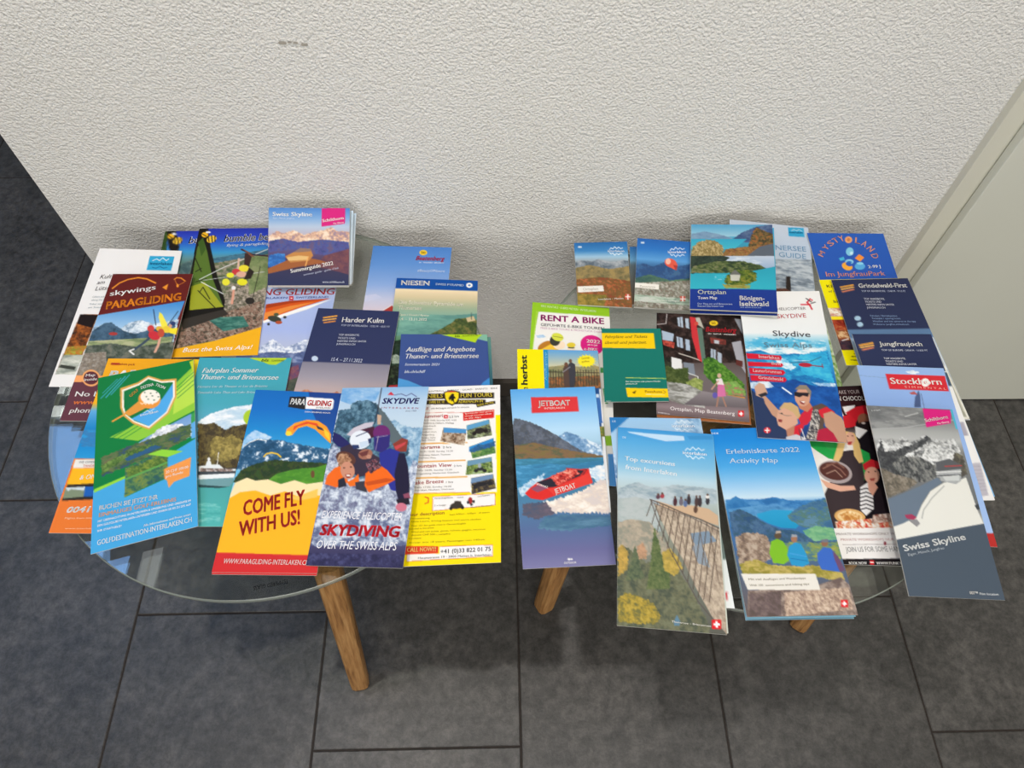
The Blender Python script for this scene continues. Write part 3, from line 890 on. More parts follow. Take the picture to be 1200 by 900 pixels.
 '''F|0,4f86cc 144,7fa8d8 261,b4c4da 379,b8b0c0 543,5c5a8c 661,56486c 801,4a3848 895,343454 1066,2a3154
N|e6c4a8,d0a48c,a08898,f0dcc8|43|1|1.5|6,392 112,322 199,356 328,309 448,379 577,331 707,307 793,260 870,319 1033,330 1025,542 -3,545
N|4a5a98,54508c,64567c,3c4880|65|1|1|7,463 168,427 384,473 654,437 1024,471 1027,683 560,637 386,567 9,615
N|6c4450,5c3c50,7c4c50|65|1|0|712,660 1025,565 1031,919 605,801
N|2f6ab4,2a5aa0,4a8ad0|43|2|1|9,662 127,626 214,638 215,755 66,826 1,814
P|9c5c34|1,837 226,732 409,673 648,719 756,754 389,813 2,908
P|c08448|214,673 321,614 407,567 537,578 571,660 518,731 280,755
P|e0b878|236,685 387,661 517,672 496,719 258,731
P|8c7064|321,614 407,555 537,567 538,602 408,614
L|e8a860|15|475,802 506,684
P|d4247e|670,2 968,0 966,218 668,261
T|Schilthorn|684,202 954,159|42|f4f2ee|1.4|0
T|Piz Gloria|825,231 955,212|21|f4f2ee|1|0
T|Swiss Skyline|50,117 552,120|56|f4f2ee|1.4|0
T|Eiger, Mönch, Jungfrau|56,158 326,160|21|cfdcf0|1|0
T|Summerguide 2022|293,902 833,789|52|f4f2ee|1.4|0
T|summer guide · guide d’été|456,937 899,842|26|c0c6dc|1|0
T|www.schilthorn.ch|695,1034 972,1036|28|d6dae8|1|0'''),
 ('leaflet', 'L', 'red edged copy lying directly under the yellow paragliding leaflet',
  1, 102.5, 211.5, 6, [(-2858,4409,4479),(-1864,4341,4500),(-1893,2247,4496),(-2945,2276,4476)],
 '''F|0,1668b8 1832,f6b321 1841,cf2c2e'''),
 ('leaflet', 'L', 'yellow paragliding leaflet with red slogan, red bottom band and an orange canopy',
  1, 103.3, 211.4, 0.95, [(-2879,4427,4493),(-1873,4356,4514),(-1887,2264,4510),(-2944,2292,4490)],
 '''F|0,1668b8 250,1a6fc2 532,2389cc 905,56b0de 1255,8cc4e0
G|1d3f86|1f5aa8|631,-4 1043,-1 1026,676 830,464 708,241
N|8fc0e4,c8dcec,aaccec|46|1|1|-18,694 26,584 107,516 211,555 315,595 251,662 15,756
N|2a5578,3a6488,214868,e0e8f0|65|1|1.5|-30,810 46,681 148,623 302,628 419,634 617,670 816,705 1002,720 983,941 -15,1004
L|f4f2ee|11|17,724 72,669 159,628 247,641
N|26401f,35502a,3d4a24,2c3c2c|37|1|1|-11,1143 49,1002 190,926 385,868 604,882 804,885 976,890 973,1144 252,1233
N|4c8a2c,5c9a34,448030|55|2|0.6|342,1133 452,1030 647,973 870,945 978,900 956,1155 517,1187
E|6a4a30|835,1028 21,-1 7,45
L|e8c03a|17|266,836 288,804 341,786 410,800 454,835
P|f39a2c|453,553 458,490 543,408 667,363 797,369 906,438 969,536 984,656 874,562 784,484 679,442 586,474 532,564 476,577
P|f6d23a|453,553 465,512 515,521 532,564 476,577
P|e0512c|533,454 670,386 792,403 817,442 694,413 582,451 533,509
P|3c3a4a|786,432 860,462 884,495 812,475
P|f0c83a|880,462 947,526 970,624 901,550
P|f4dfae|-10,1346 18,1152 132,1090 230,1121 364,1103 511,1153 650,1104 787,1145 950,1115 1016,1113 983,1481 -27,1504
P|f6b321|-13,1336 95,1257 252,1233 426,1287 571,1234 737,1298 917,1274 1009,1271 1043,1971 -15,1986
P|f4c45a|556,1302 734,1278 915,1195 920,1293 743,1336
P|cf2c2e|0,1910 1045,1928 1047,2180 -47,2190
T|COME FLY|187,1518 817,1372|166|c0342a|2.4|0.12
T|WITH US!|196,1742 797,1592|160|c0342a|2.4|0.12
T|WWW.PARAGLIDING-INTERLAKEN.CH|95,2026 940,2032|52|f4f2ee|0.4|0.1
P|26262c|420,72 611,63 627,233 423,208
P|f2f0f0|617,69 929,77 948,100 946,207 928,225 625,221
T|PARA|441,172 613,175|76|ffffff|2.4|0.15
T|GLIDING|644,180 927,178|70|cf2430|2.4|0.15
T|INTERLAKEN|755,215 922,214|21|26262c|1|0
T|DEIN ERLEBNIS HOCH|633,273 925,277|18|f4f2ee|0|0'''),
 ('flyer', 'L', 'bright yellow and white fun tours flyer with tilted buggy photos and a phone number',
  1, 98.4, 208.9, 0.95, [(-1062,4409,4547),(-63,4426,4562),(-59,2343,4559),(-1027,2314,4544)],
 '''F|0,f7e301 2089,f4dc00
P|efecea|-39,-24 1003,-22 1006,397 930,394 934,512 942,1328 -66,1306
T|PAINTBALL · BUGGY · QUAD · EVENTS · BIKE|156,72 954,55|20|5a5550|0|0
P|33291c|147,88 916,98 916,176 159,160
P|33291c|150,176 819,189 820,249 143,230
T|NIELS|168,149 340,150|51|e9d24a|1|0
T|FUN TOURS|541,155 896,156|53|e9d24a|1|0
T|DARE DE TE|190,221 361,222|37|e9d24a|1|0
T|ADRENALIN IN|514,230 791,226|37|e9d24a|1|0
P|33291c|715,245 925,209 930,247 724,289
T|RIDE MORE|734,279 915,244|28|e9d24a|1|0
P|2a2016|348,73 433,48 530,74 531,151 504,216 448,258 390,223 359,156
P|f2d41e|360,84 434,63 517,87 518,151 494,205 447,239 399,212 369,156
P|c83a2c|376,74 434,57 501,75 434,81
P|1a1612|407,147 425,120 439,98 454,95 468,116 459,127 476,138 484,166 468,165 465,193 475,218 459,214 452,187 437,200 432,181 441,164 422,175 411,191 408,169
T|RS|141,301 184,302|32|c04030|1|0
T|with 4x4 buggies and quads for everyone|212,298 639,292|20|6a6460|0|0
P|d42a26|568,349 915,323 915,431 575,456
T|Spectacular tour guided|593,378 906,353|18|f0e4d8|0|0
T|through mountain valleys|593,411 887,387|18|f0e4d8|0|0
T|in the Alps|594,442 773,426|18|f0e4d8|0|0
T|Summeri|136,408 347,405|43|b4464a|1|0
P|cc3038|356,373 403,375 404,418 357,416
P|ffffff|371,391 389,392 390,402 371,402
T|2.5 hrs|418,418 527,412|28|4a4644|0|0
L|c85a4c|5|91,337 564,348
T|Mo-Fr 10:00, Saturday 9:30, 14:00|133,447 499,458|19|7c7672|0|0
T|Beatenberg, Habkern, Waldegg|134,482 472,492|19|7c7672|0|0
T|Lombach|135,520 276,522|19|7c7672|0|0
T|Interlaken|128,556 240,557|19|7c7672|0|0
T|Goldswil, Unters.|129,593 287,596|19|7c7672|0|0
T|Ringgenberg|130,630 261,631|19|7c7672|0|0
T|Bönigen, Iseltw.|123,666 281,669|19|7c7672|0|0
T|Matten, Wilderswil|124,695 272,697|19|7c7672|0|0
L|e2a548|16|107,725 617,731
T|norama|105,794 331,791|41|b4464a|1|0
T|2 hrs|358,794 451,795|25|4a4644|0|0
T|Mo-Fr 12:00, Sunday 10:30|102,835 470,839|18|7c7672|0|0
T|Beatenberg, Habkern, Thunersee|104,876 444,879|18|7c7672|0|0
T|Interlaken-West|105,909 288,914|18|7c7672|0|0
L|e2a548|16|79,946 601,946
T|ountain View|89,1017 461,1016|43|b4464a|1|0
T|2 hrs|484,1022 566,1020|24|4a4644|0|0
T|Daily 14:00, Sunday 13:30|84,1056 466,1062|18|7c7672|0|0
T|Ringgenberg, Niederried, Giessbach|86,1096 540,1095|18|7c7672|0|0
L|e2a548|16|60,1135 623,1138
T|ake Breeze|79,1210 379,1202|43|b4464a|1|0
T|1 hrs|406,1208 479,1208|24|4a4644|0|0
T|Daily 17:00, Sunday 16:30|74,1253 462,1255|18|7c7672|0|0
T|Interlaken, Neuhaus, Unterseen|76,1286 489,1285|18|7c7672|0|0
L|e2a548|13|59,1311 652,1321
P|f4f2ea|351,522 623,553 599,772 319,710
N|8a6a50,b4a08c,5c4a3c,c8b8a4|18|1|0|358,531 616,562 591,763 326,702
P|4a90c8|360,533 614,564 618,616 358,596
P|f4f2ea|604,505 868,440 901,659 616,700
N|3c3a38,5a5e4c,8a9a5c,b0b4ac|18|1|0|612,514 860,448 894,650 624,692
P|5a9ac4|614,516 858,450 861,504 611,579
P|f4f2ea|636,773 915,675 938,878 675,934
N|4c7a3c,5c8a4a,3a5c3c,8a9a5c|18|1|0|643,782 908,683 931,869 682,926
P|2f86cc|645,784 906,685 909,737 642,846
P|f4f2ea|620,942 896,907 910,1109 604,1127
N|5c7a3c,8a9a4c,3c4a3c,9cb48c|18|1|0|627,950 889,915 903,1101 611,1119
P|6a94b0|629,952 887,917 890,968 626,1013
P|f4f2ea|659,1149 910,1109 942,1294 671,1351
N|4a4038,6c5c44,2c2a2c,9a8c3c|18|1|0|667,1157 903,1117 935,1286 678,1344
P|6c8cb0|669,1159 901,1119 904,1169 666,1219
N|2a5c9c,3a6c8c,2c5a6c|27|1|1|646,825 738,757 813,759 924,722 929,785 665,857
E|2c2c30|768,1054 37,1 0,20
E|26262a|722,1072 23,1 0,20
E|26262a|814,1076 23,1 0,20
E|9aa4ac|759,1013 18,1 0,30
E|26262a|769,1233 72,-8 3,25
E|26262a|869,1227 23,1 0,25
E|26262a|715,1260 23,1 0,25
E|2c2826|755,590 55,-9 6,36
E|241f1e|699,620 23,1 0,26
E|241f1e|821,592 24,1 0,26
P|efecea|267,1354 924,1342 928,1473 268,1512
L|c8602c|5|267,1354 924,1342 928,1473 268,1512 267,1354
T|Versuchsgelände|286,1384 483,1382|17|7c7672|0|0
T|inkl.|528,1384 599,1382|17|7c7672|0|0
T|Cross & Wandertouren|743,1383 869,1369|18|7c7672|0|0
T|2 x buggy|288,1465 413,1461|17|7c7672|0|0
T|Motor & Abenteuer|673,1501 897,1486|17|7c7672|0|0
E|3a342e|520,1465 67,-2 3,34
P|3a342e|484,1445 501,1412 564,1414 574,1449
E|26221e|463,1492 18,1 0,19
E|26221e|583,1487 18,1 0,19
E|a02c2c|663,1414 23,1 0,39
E|3a3a40|640,1432 14,1 0,17
E|3a3a40|699,1425 14,1 0,17
E|3a3a40|677,1458 14,1 0,15
L|d2402c|11|186,1355 222,1366 224,1415 189,1428
T|our description|44,1564 398,1556|36|a8642c|1|0
T|Start 9:00am - 5:00pm · all season|451,1572 870,1561|17|8a7a10|1|0
T|Voraussetzung:|37,1597 249,1599|17|8a7a10|1|0
T|Gute Laune, driving licence and warm clothes|56,1631 781,1634|17|8a7a10|1|0
T|Tour 15+ km guide crew in German/English|58,1677 622,1674|17|8a7a10|1|0
T|Included in the price:|33,1709 296,1706|17|8a7a10|1|0
T|Wind and rain jacket, gloves, helmets, goggles, insurance|61,1743 826,1743|17|8a7a10|1|0
T|deposit CHF 500.-, campfire|63,1775 465,1779|17|8a7a10|1|0
T|Conditions:|38,1811 169,1812|17|8a7a10|1|0
T|Driver min 18 years, Passenger min 140cm|49,1857 818,1854|17|8a7a10|1|0
P|d83a22|2,1878 342,1893 344,1966 2,1964
T|CALL NOW!!!|27,1942 322,1947|46|f6dc80|1|0
P|efecea|355,1898 901,1902 901,2022 27,2037 26,1965 357,1971
L|c8602c|5|355,1898 901,1902 901,2022 27,2037 26,1965
T|+41 (0)33 822 01 75|370,1974 882,1967|44|3a3634|1|0
T|Hauptstrasse 19 · 3800 Matten b. Interlaken|143,2020 884,2017|22|5a5654|1|0'''),
 ('leaflet', 'L', 'skydiving leaflet with two jumpers in orange and blue before grey rock',
  1, 102.4, 208.1, 0.95, [(-1873,4420,4528),(-861,4320,4707),(-1011,2245,4703),(-2006,2342,4522)],
 '''F|0,8cb6de 179,b4cde4 502,c4d6e4 915,8aa0b4 1499,7f8aa4 1866,4a466a 2081,2b2846
N|6fa6da,a8c8e6,8cb8e0|77|2|0|-2,15 467,1 425,178 128,218 7,172
N|7fa6c4,9cbcd4,5c84a8,b8d0e0|48|1|2|572,711 594,482 682,419 790,483 893,526 1067,527 1086,964 1065,1491 643,1497
N|4e7288,3a5a70,6c90a4,2c4858|38|1|1.5|0,710 10,293 140,284 146,207 222,175 353,171 441,211 573,354 695,504 794,640 900,712 903,864 691,915 485,1115 -6,1266
P|5c6a70|442,222 573,354 708,525 816,661 899,702 733,753 614,608
N|a9b4c8,c4ccda,7c86a2,dde2ea,5c6488|38|1|1.5|-48,967 30,710 139,814 293,1116 878,1209 967,914 1049,964 1065,1491 1044,1854 17,1878 -33,1507
N|b4bed0,8a92aa,e0e6ee,6a6a88|38|1|1.5|-59,1197 863,1112 1016,1398 985,1566 -42,1555
L|201c28|9|468,6 470,266 463,470
P|8c3c30|709,722 805,650 875,671 877,814 762,814
P|c8484c|733,753 859,692 846,733 759,794
P|282860|3,573 80,605 195,690 269,773 171,773 88,752 4,679
P|c8c0cc|159,606 224,521 352,459 450,449 439,502 327,543 223,627
P|4a2034|203,627 327,543 459,502 500,628 317,711
E|6d2a6c|561,587 98,1 16,99
P|332c74|480,628 663,608 675,753 611,834 508,793
L|9a8ca8|9|511,639 635,618
L|9a8ca8|9|529,628 527,793
P|c8a890|474,352 525,364 535,481 495,481
P|3a3040|112,772 238,711 453,814 602,895 572,1065 389,1115 213,997
P|2e3490|572,834 679,773 800,814 878,954 859,1209 966,1304 773,1258 621,1015
P|231f38|794,834 860,834 921,994 970,1208 986,1379 887,1400 833,1286 782,1073
P|8c4a60|910,1305 972,1285 1000,1351 937,1361
P|26202c|845,1362 980,1342 1000,1417 872,1419
E|cc7488|912,1446 60,-1 7,47
E|e6ebf2|330,669 116,-27 42,111
L|3a4464|11|273,627 410,565
P|2c3a66|242,731 321,731 338,773 271,783
P|c8d8e8|325,700 420,680 440,742 348,773
P|2c3a66|416,659 454,649 463,701 437,721
E|a06a58|419,844 76,-22 25,59
P|6c3a38|339,834 449,793 440,855 385,875
E|c08a74|463,875 29,0 4,26
E|5e3a30|204,896 118,41 -12,76
N|b08060,7c5038,caa07c|14|1|1.5|110,916 125,845 202,834 276,916 213,997 162,1037
P|ef6a1c|23,1197 28,1098 98,1007 153,987 228,1076 285,1175 162,1235
P|2c2c38|164,1146 226,1116 273,1214 183,1244
E|cc8e74|250,1036 76,-15 37,102
P|9a3c34|230,1086 296,1076 295,1126 257,1126
E|f2e6dc|270,1096 25,0 2,11
E|4a2c26|205,1007 13,0 2,8
E|4a2c26|281,996 13,0 1,8
P|f0701e|266,1175 335,1135 382,1076 414,1203 313,1224
P|3c3a44|361,1174 473,1154 515,1290 385,1252
P|f06a1a|459,1075 524,1005 626,985 700,1034 802,1142 708,1201 603,1250 534,1289 473,1213
P|c8501a|476,1173 695,1123 802,1142 703,1172 502,1212
N|3c3644,8a8694,27242e,a04a50|12|1|1|438,956 544,895 627,995 516,1075
T|EXPERIENCE HELICOPTER|63,1581 939,1594|82|f0eef2|0|0.15
T|SKYDIVING|77,1762 942,1767|114|cf2430|3|0.1
T|OVER THE SWISS ALPS|74,1903 931,1905|85|f0eef2|0|0.15
T|SKYDIVE|507,217 940,223|71|2c2a74|2|0.15
T|I N T E R L A K E N|512,280 939,293|20|a03c60|1|0
T|since 1987|796,324 924,325|17|6a7290|0|0
P|cf3040|554,102 587,59 634,104
L|3a3470|7|634,104 712,89 776,117 831,85 897,130
N|2c2a4a,363458,4a4a72|38|1|0|4,1950 1003,1943 1014,2073 12,2075'''),
 ('leaflet', 'R', 'white bike rental leaflet with green border and magenta starburst',
  2, 99.8, 241.2, 0.95, [(343,5673,4506),(1308,5639,4420),(1183,3214,4420),(163,3284,4506)],
 '''F|0,eceae6 1432,e8e6e0
P|90c226|-12,-13 1010,-15 1005,133 84,141 61,359 36,744 9,2411 -96,2468
L|b6dc5c|8|62,137 36,744
T|BIKE RENTALS · E-BIKE MIETEN · INTERLAKEN|114,67 820,86|34|e6f4c8|1|0
T|RENT A BIKE|117,278 926,256|89|b03080|2.2|0
T|GEFÜHRTE E-BIKE TOUREN|120,361 924,347|41|5c5c66|1|0
T|FREE E-BIKE TOURS & FRÜHSTÜCK DABEI|122,407 901,394|27|c89cb8|0|0
N|9cc0e0,cfe0ee|40|2|1|67,506 152,484 196,520 91,543
E|b87828|212,662 111,-48 20,79
P|f0c43c|119,723 253,619 359,622 350,713 205,765 111,762
E|f2dcc0|359,622 74,-7 1,65
E|3a3a30|304,562 64,-6 2,78
E|d4d84a|335,506 72,17 -11,58
L|6c7430|7|281,498 399,513
E|f2dcc0|507,659 47,-5 0,51
E|3c4a44|507,646 42,-4 0,13
E|e0c83c|506,607 53,-5 0,36
E|d4207e|765,581 142,33 -31,140
T|2022|696,556 866,558|50|f4f2ee|1.4|0
T|AB 15 CHF|707,600 833,601|24|f4f2ee|0|0
T|e-BIKE|664,669 832,665|39|f4f2ee|1|0
T|GUIDED TOURS|685,705 842,703|28|f4f2ee|1|0
P|4c9c58|859,901 920,895 919,969 857,975
P|4c9c58|883,1188 943,1182 937,1390 908,1392
P|8cbc34|878,1809 973,1800 988,1923 904,1931
P|4c8ccc|920,2031 1050,2019 1041,2455 925,2465'''),
 ('leaflet', 'R', 'autumn leaflet with yellow strip, sideways lettering and a couple at a fence',
  1, 96, 205.8, 0.95, [(141,4951,4524),(1104,4939,4495),(1093,2893,4491),(138,2881,4520)],
 '''F|0,5c9ad0 705,4a80b8 1037,8aa878 1198,6c5c44 1356,d8dce0 2058,a9c4dc
P|f2e400|-20,-12 307,-8 310,363 271,2165 -80,2160
P|1e8cc2|307,-8 363,-9 354,548 309,549
T|Ausflugstipp|338,433 346,40|26|8fd0ec|1|0
T|herbst|113,500 111,88|73|3c4438|2.4|0
T|e|115,575 114,529|68|3c4438|1|0
G|5f9fd6|e8cf94|362,3 965,0 965,303 362,291
N|8c8a64,6c7450,a49468|48|3|0.6|364,244 535,216 736,236 840,186 959,231 967,410 358,432
N|8c5a38,a86c40,6c4830,5c5a44|24|1|0.8|359,386 971,350 978,538 354,548
L|3c342c|8|382,291 380,501
L|3c342c|8|415,279 411,501
L|3c342c|8|446,290 443,500
L|3c342c|8|479,277 474,500
L|3c342c|8|510,288 506,499
L|3c342c|8|543,276 538,499
L|3c342c|8|574,287 569,498
L|3c342c|8|607,275 601,498
L|3c342c|8|639,286 633,497
L|3c342c|8|671,273 665,497
L|3c342c|8|703,284 696,496
L|3c342c|8|736,272 728,496
L|3c342c|8|768,283 760,495
L|3c342c|8|801,271 792,494
L|3c342c|8|832,282 824,494
L|3c342c|8|866,269 856,493
L|3c342c|8|897,281 888,493
L|3c342c|8|930,268 920,492
L|3c342c|10|362,315 984,315
P|54423c|533,264 567,192 615,239 629,357 601,521 532,522
E|6c4a38|571,204 22,0 -1,30
P|3c3c44|596,203 628,166 677,201 680,332 651,520 601,521
E|6c5040|625,154 19,0 -1,27
L|8c8c94|11|531,312 615,239
E|f2e22c|812,150 97,-2 -5,78
P|f2e22c|904,139 935,147 903,157
P|f2e22c|899,168 923,187 890,184
P|f2e22c|881,193 894,221 865,206
P|f2e22c|853,212 853,244 832,219
P|f2e22c|819,222 806,253 797,222
P|f2e22c|783,220 760,246 763,214
P|f2e22c|752,208 722,225 737,197
P|f2e22c|730,188 697,192 723,172
P|f2e22c|721,161 690,153 722,144
P|f2e22c|725,133 701,113 734,116
P|f2e22c|742,107 730,79 759,94
P|f2e22c|771,88 771,56 791,80
P|f2e22c|805,78 818,47 827,77
P|f2e22c|841,79 865,53 861,86
P|f2e22c|872,91 903,75 887,103
P|f2e22c|894,113 928,108 902,129
T|Ganztags|762,133 855,113|24|a88420|0|0
T|geöffnet|760,176 852,167|24|a88420|0|0
P|214c86|819,529 959,527 962,1033 865,1034
P|e6e8ea|938,538 1018,537 1005,2173 915,2172
P|3c6cae|882,631 942,631 946,990 878,990
P|c8d8e8|893,608 933,608 930,654 890,654
N|7c6438,a88c4c,5c7c34|19|1|0|904,1034 962,1033 991,1163 914,1164'''),
 ('booklet', 'R', 'grey lake guide booklet with wooden jetty, behind the navy town map',
  1.5, 107.4, 208.2, 1.3, [(3021,7022,4556),(4059,6892,4526),(3817,4885,4415),(2716,4910,4427)],
 '''F|0,c0cad8 353,b8c6d8 588,b8c4d2 616,7c8894 829,98a2aa 1062,8c969e 1195,5c6068 2082,44484c
N|8c98a4,a8b2ba,6c7884,c0c8ce|27|4|0|5,645 1061,561 1064,1157 -1,1234
P|33a0cc|793,32 1011,13 1010,176 794,188
T|interlaken|809,135 990,119|34|155a86|1|0
L|f4f2ee|8|837,85 874,61 909,75 947,51 982,73
T|THUNERSEE|345,457 1013,432|83|6890b2|0|0
T|GUIDE|643,559 1002,560|82|6c94b4|0|0
P|2c2420|715,868 771,863 762,1165 696,1157
P|5c3c30|548,1074 702,1062 787,1123 891,1209 508,1236'''),
 ('folded_map', 'R', 'blue map copy showing only between the two small town maps',
  1.5, 65.3, 98.7, 3, [(1663,6662,4425),(2312,6652,4415),(2234,5670,4423),(1578,5678,4436)],
 '''F|8,2a69aa 237,6fa8d0 312,5c6c74 980,5c4a38'''),
 ('folded_map', 'R', 'small town map with rust brown autumn forest, leftmost on the right table',
  2.5, 69.5, 105.5, 0.95, [(916,6664,4500),(1622,6698,4485),(1588,5610,4463),(907,5644,4486)],
 '''F|2,2a69aa 146,3f84c0 246,9cc2dc 317,9caab4 459,7c6c58 684,9c5c3c 865,8c6038 1055,5c4430
N|77828c,8c949c,5c6874,a8aeb4|66|1|1|-25,360 73,301 210,331 303,288 465,345 627,304 729,332 718,509 -33,521
N|8c7c54,6c6648,a08a58|55|1|1|-29,448 184,388 426,458 725,400 708,672 -41,697
N|a05434,8c4830,b87048,7c5434,6c6034|22|1|1|-15,638 286,587 720,645 704,1074 -37,1100
N|8c7a38,6c6430,a88c44|28|1|1|-2,869 380,877 325,1102 -14,1098
P|ece8e0|9,753 340,726 346,817 10,854
T|Ortsplan|81,822 275,803|39|b0aaa0|0|0
T|Interlaken – Matten|266,967 590,934|27|f0ece4|1|0
P|c85040|615,852 677,849 672,929 610,933
L|f4f2ee|14|623,892 675,889
L|f4f2ee|14|650,857 646,931
P|c8d8e8|50,58 97,59 95,89 48,88
L|ffffff|8|455,131 478,99 499,120 527,81 551,117 578,90 602,118 628,103
L|ffffff|8|453,173 472,205 495,186 519,226 547,191 571,218 598,191 622,207
T|interlaken|431,173 645,177|37|ffffff|1|0'''),
 ('folded_map', 'R', 'small town map with a red balloon over blue mountains',
  3, 72.1, 106.4, 0.95, [(1744,6674,4575),(2438,6622,4553),(2354,5569,4448),(1610,5621,4466)],
 '''F|0,2862ae 158,2f74c0 328,5c9cd4 437,3a6494 649,3c5474 700,7c8478 1064,6c6c64
N|3a6090,2f5080,46688c,34507a|66|1|1.2|-6,428 104,391 215,436 359,355 493,413 741,350 728,645 -5,704
N|4c6c5c,3c5c58,5c7c60|44|2|1|-8,627 185,559 435,630 732,567 727,684 -3,742
N|8c8c84,a8a49c,6c6c64,c0bab0,7c8a74,8c6c60|15|1|1|-16,705 741,605 740,1086 -9,1094
N|a8bca8,7c9084,c8ccc4|28|4|1|-8,879 728,896 745,992 -4,976
E|de5a48|449,361 78,29 -20,66
P|de5a48|393,394 538,368 525,464 481,454
E|f0b4a0|415,337 34,-3 0,48
P|a83c38|482,386 538,395 514,478
P|ece8e0|-11,698 300,705 295,782 -18,775
T|Panorama|61,769 253,766|33|b0aaa0|0|0
P|c85040|560,860 624,855 621,929 558,934
L|f4f2ee|14|564,903 622,898
L|f4f2ee|14|592,864 590,931
T|Interlaken und Region|276,955 547,952|24|e8e6e0|0|0
P|c8d8e8|48,55 94,51 95,80 49,84
L|ffffff|8|440,164 464,128 489,147 518,102 547,137 576,105 605,132 634,112
L|ffffff|8|440,209 462,241 488,218 516,257 545,217 573,243 603,211 631,226
T|interlaken|416,211 656,190|39|ffffff|1|0'''),
 ('flyer', 'R', 'royal blue flyer with orange arched letters, at the back of the right table',
  2, 103.8, 138.2, 0.95, [(4010,6777,4545),(5056,6804,4496),(5052,5462,4420),(4029,5360,4461)],
 '''F|0,2b5cb6 788,2a56ae
T|M|123,398 171,326|73|e8a07c|1|0
T|Y|196,296 254,233|75|e8a07c|1|0
T|S|268,228 334,179|80|e8a07c|1|0
T|T|342,179 412,145|86|e8a07c|1|0
T|Y|418,144 490,126|93|e8a07c|1|0
T|L|610,165 673,185|106|e8a07c|1|0
T|A|677,200 729,241|108|e8a07c|1|0
T|N|737,265 775,322|104|e8a07c|1|0
T|D|771,364 789,437|95|e8a07c|1|0
E|e8a068|537,108 50,0 -14,57
E|c87c4c|537,108 23,0 -7,28
E|7ec4e0|505,306 52,0 -17,70
E|bfe6f2|521,334 23,0 -7,28
P|f0913c|546,418 621,349 677,406 601,474
E|8ac6e4|458,472 57,1 -10,41
E|2f74c4|456,479 34,1 -4,18
P|48b0d8|330,414 404,388 402,443 342,456
E|f0a83c|411,546 61,32 -31,57
E|2b5cb6|442,513 38,20 -16,28
E|58a8dc|581,550 69,2 -14,55
E|8cd0ec|594,502 46,1 -5,21
T|2-99 J|688,587 855,582|47|f4f2ee|1.4|0
T|Im JungfrauPark|96,703 886,711|76|e69c80|0.6|0
L|4a78c8|7|1037,3 1050,709'''),
 ('flyer', 'R', 'bright yellow restaurant flyer with a red food photo, beside the navy leaflets',
  2, 105.3, 133.8, 0.95, [(3995,5992,4520),(5070,6035,4493),(5025,4685,4515),(3995,4668,4553)],
 '''F|14,f0e304 459,efe200 479,e8c8a0 593,c8a09c 606,f2dc20 646,f2dc20 659,8c2c1c 1105,3c2430 1118,efe200 1338,ece000
N|e8dcc4,c88c6c,a87ca4,f0ece4|27|2|0|-29,463 428,471 417,591 -28,585
N|9c3420,7c2418,b8683c|32|1|0|-2,652 402,644 427,869 -4,865
N|a8683c,d8b488,6c3428,8c4c2c|32|1.5|0|-1,812 388,816 413,1000 4,998
N|3c2c3c,54343c,2a2430|32|1|0|11,971 345,974 363,1104 16,1116
L|dfe0e4|13|44,972 126,946
T|KING|69,132 266,137|46|4c4830|1|0
T|of Curry|69,214 277,219|33|6c6438|0|0
T|Indian|96,385 287,388|46|4c4830|1|0
L|3c3a18|11|142,1169 217,1169
L|3c3a18|11|99,1208 226,1215
L|3c3a18|11|75,1260 212,1266'''),
 ('leaflet', 'R', 'pale leaflet with green leaf print peeking out beside the white helicopter leaflet',
  1, 78.5, 97.4, 1.4, [(3177,5440,4468),(3950,5436,4466),(3953,4462,4412),(3156,4468,4413)],
 '''F|0,cdd0c0 974,c4cabc
N|5c8c3c,b8c8a0,7ca454,dfe4d4|21|0.6|0|664,168 770,168 805,996 588,996'''),
 ('folded_map', 'R', 'brown edged map copy right under the chalet street map',
  1.5, 103.7, 145, 6, [(1863,5415,4532),(2894,5341,4550),(2730,3880,4557),(1695,3994,4543)],
 '''F|0,3c2c28 1450,a8683c'''),
 ('folded_map', 'R', 'village map showing a dark wooden chalet, red flag and green bushes',
  1.5, 102.7, 146.2, 0.95, [(1859,5460,4551),(2882,5382,4568),(2711,3909,4576),(1690,4028,4562)],
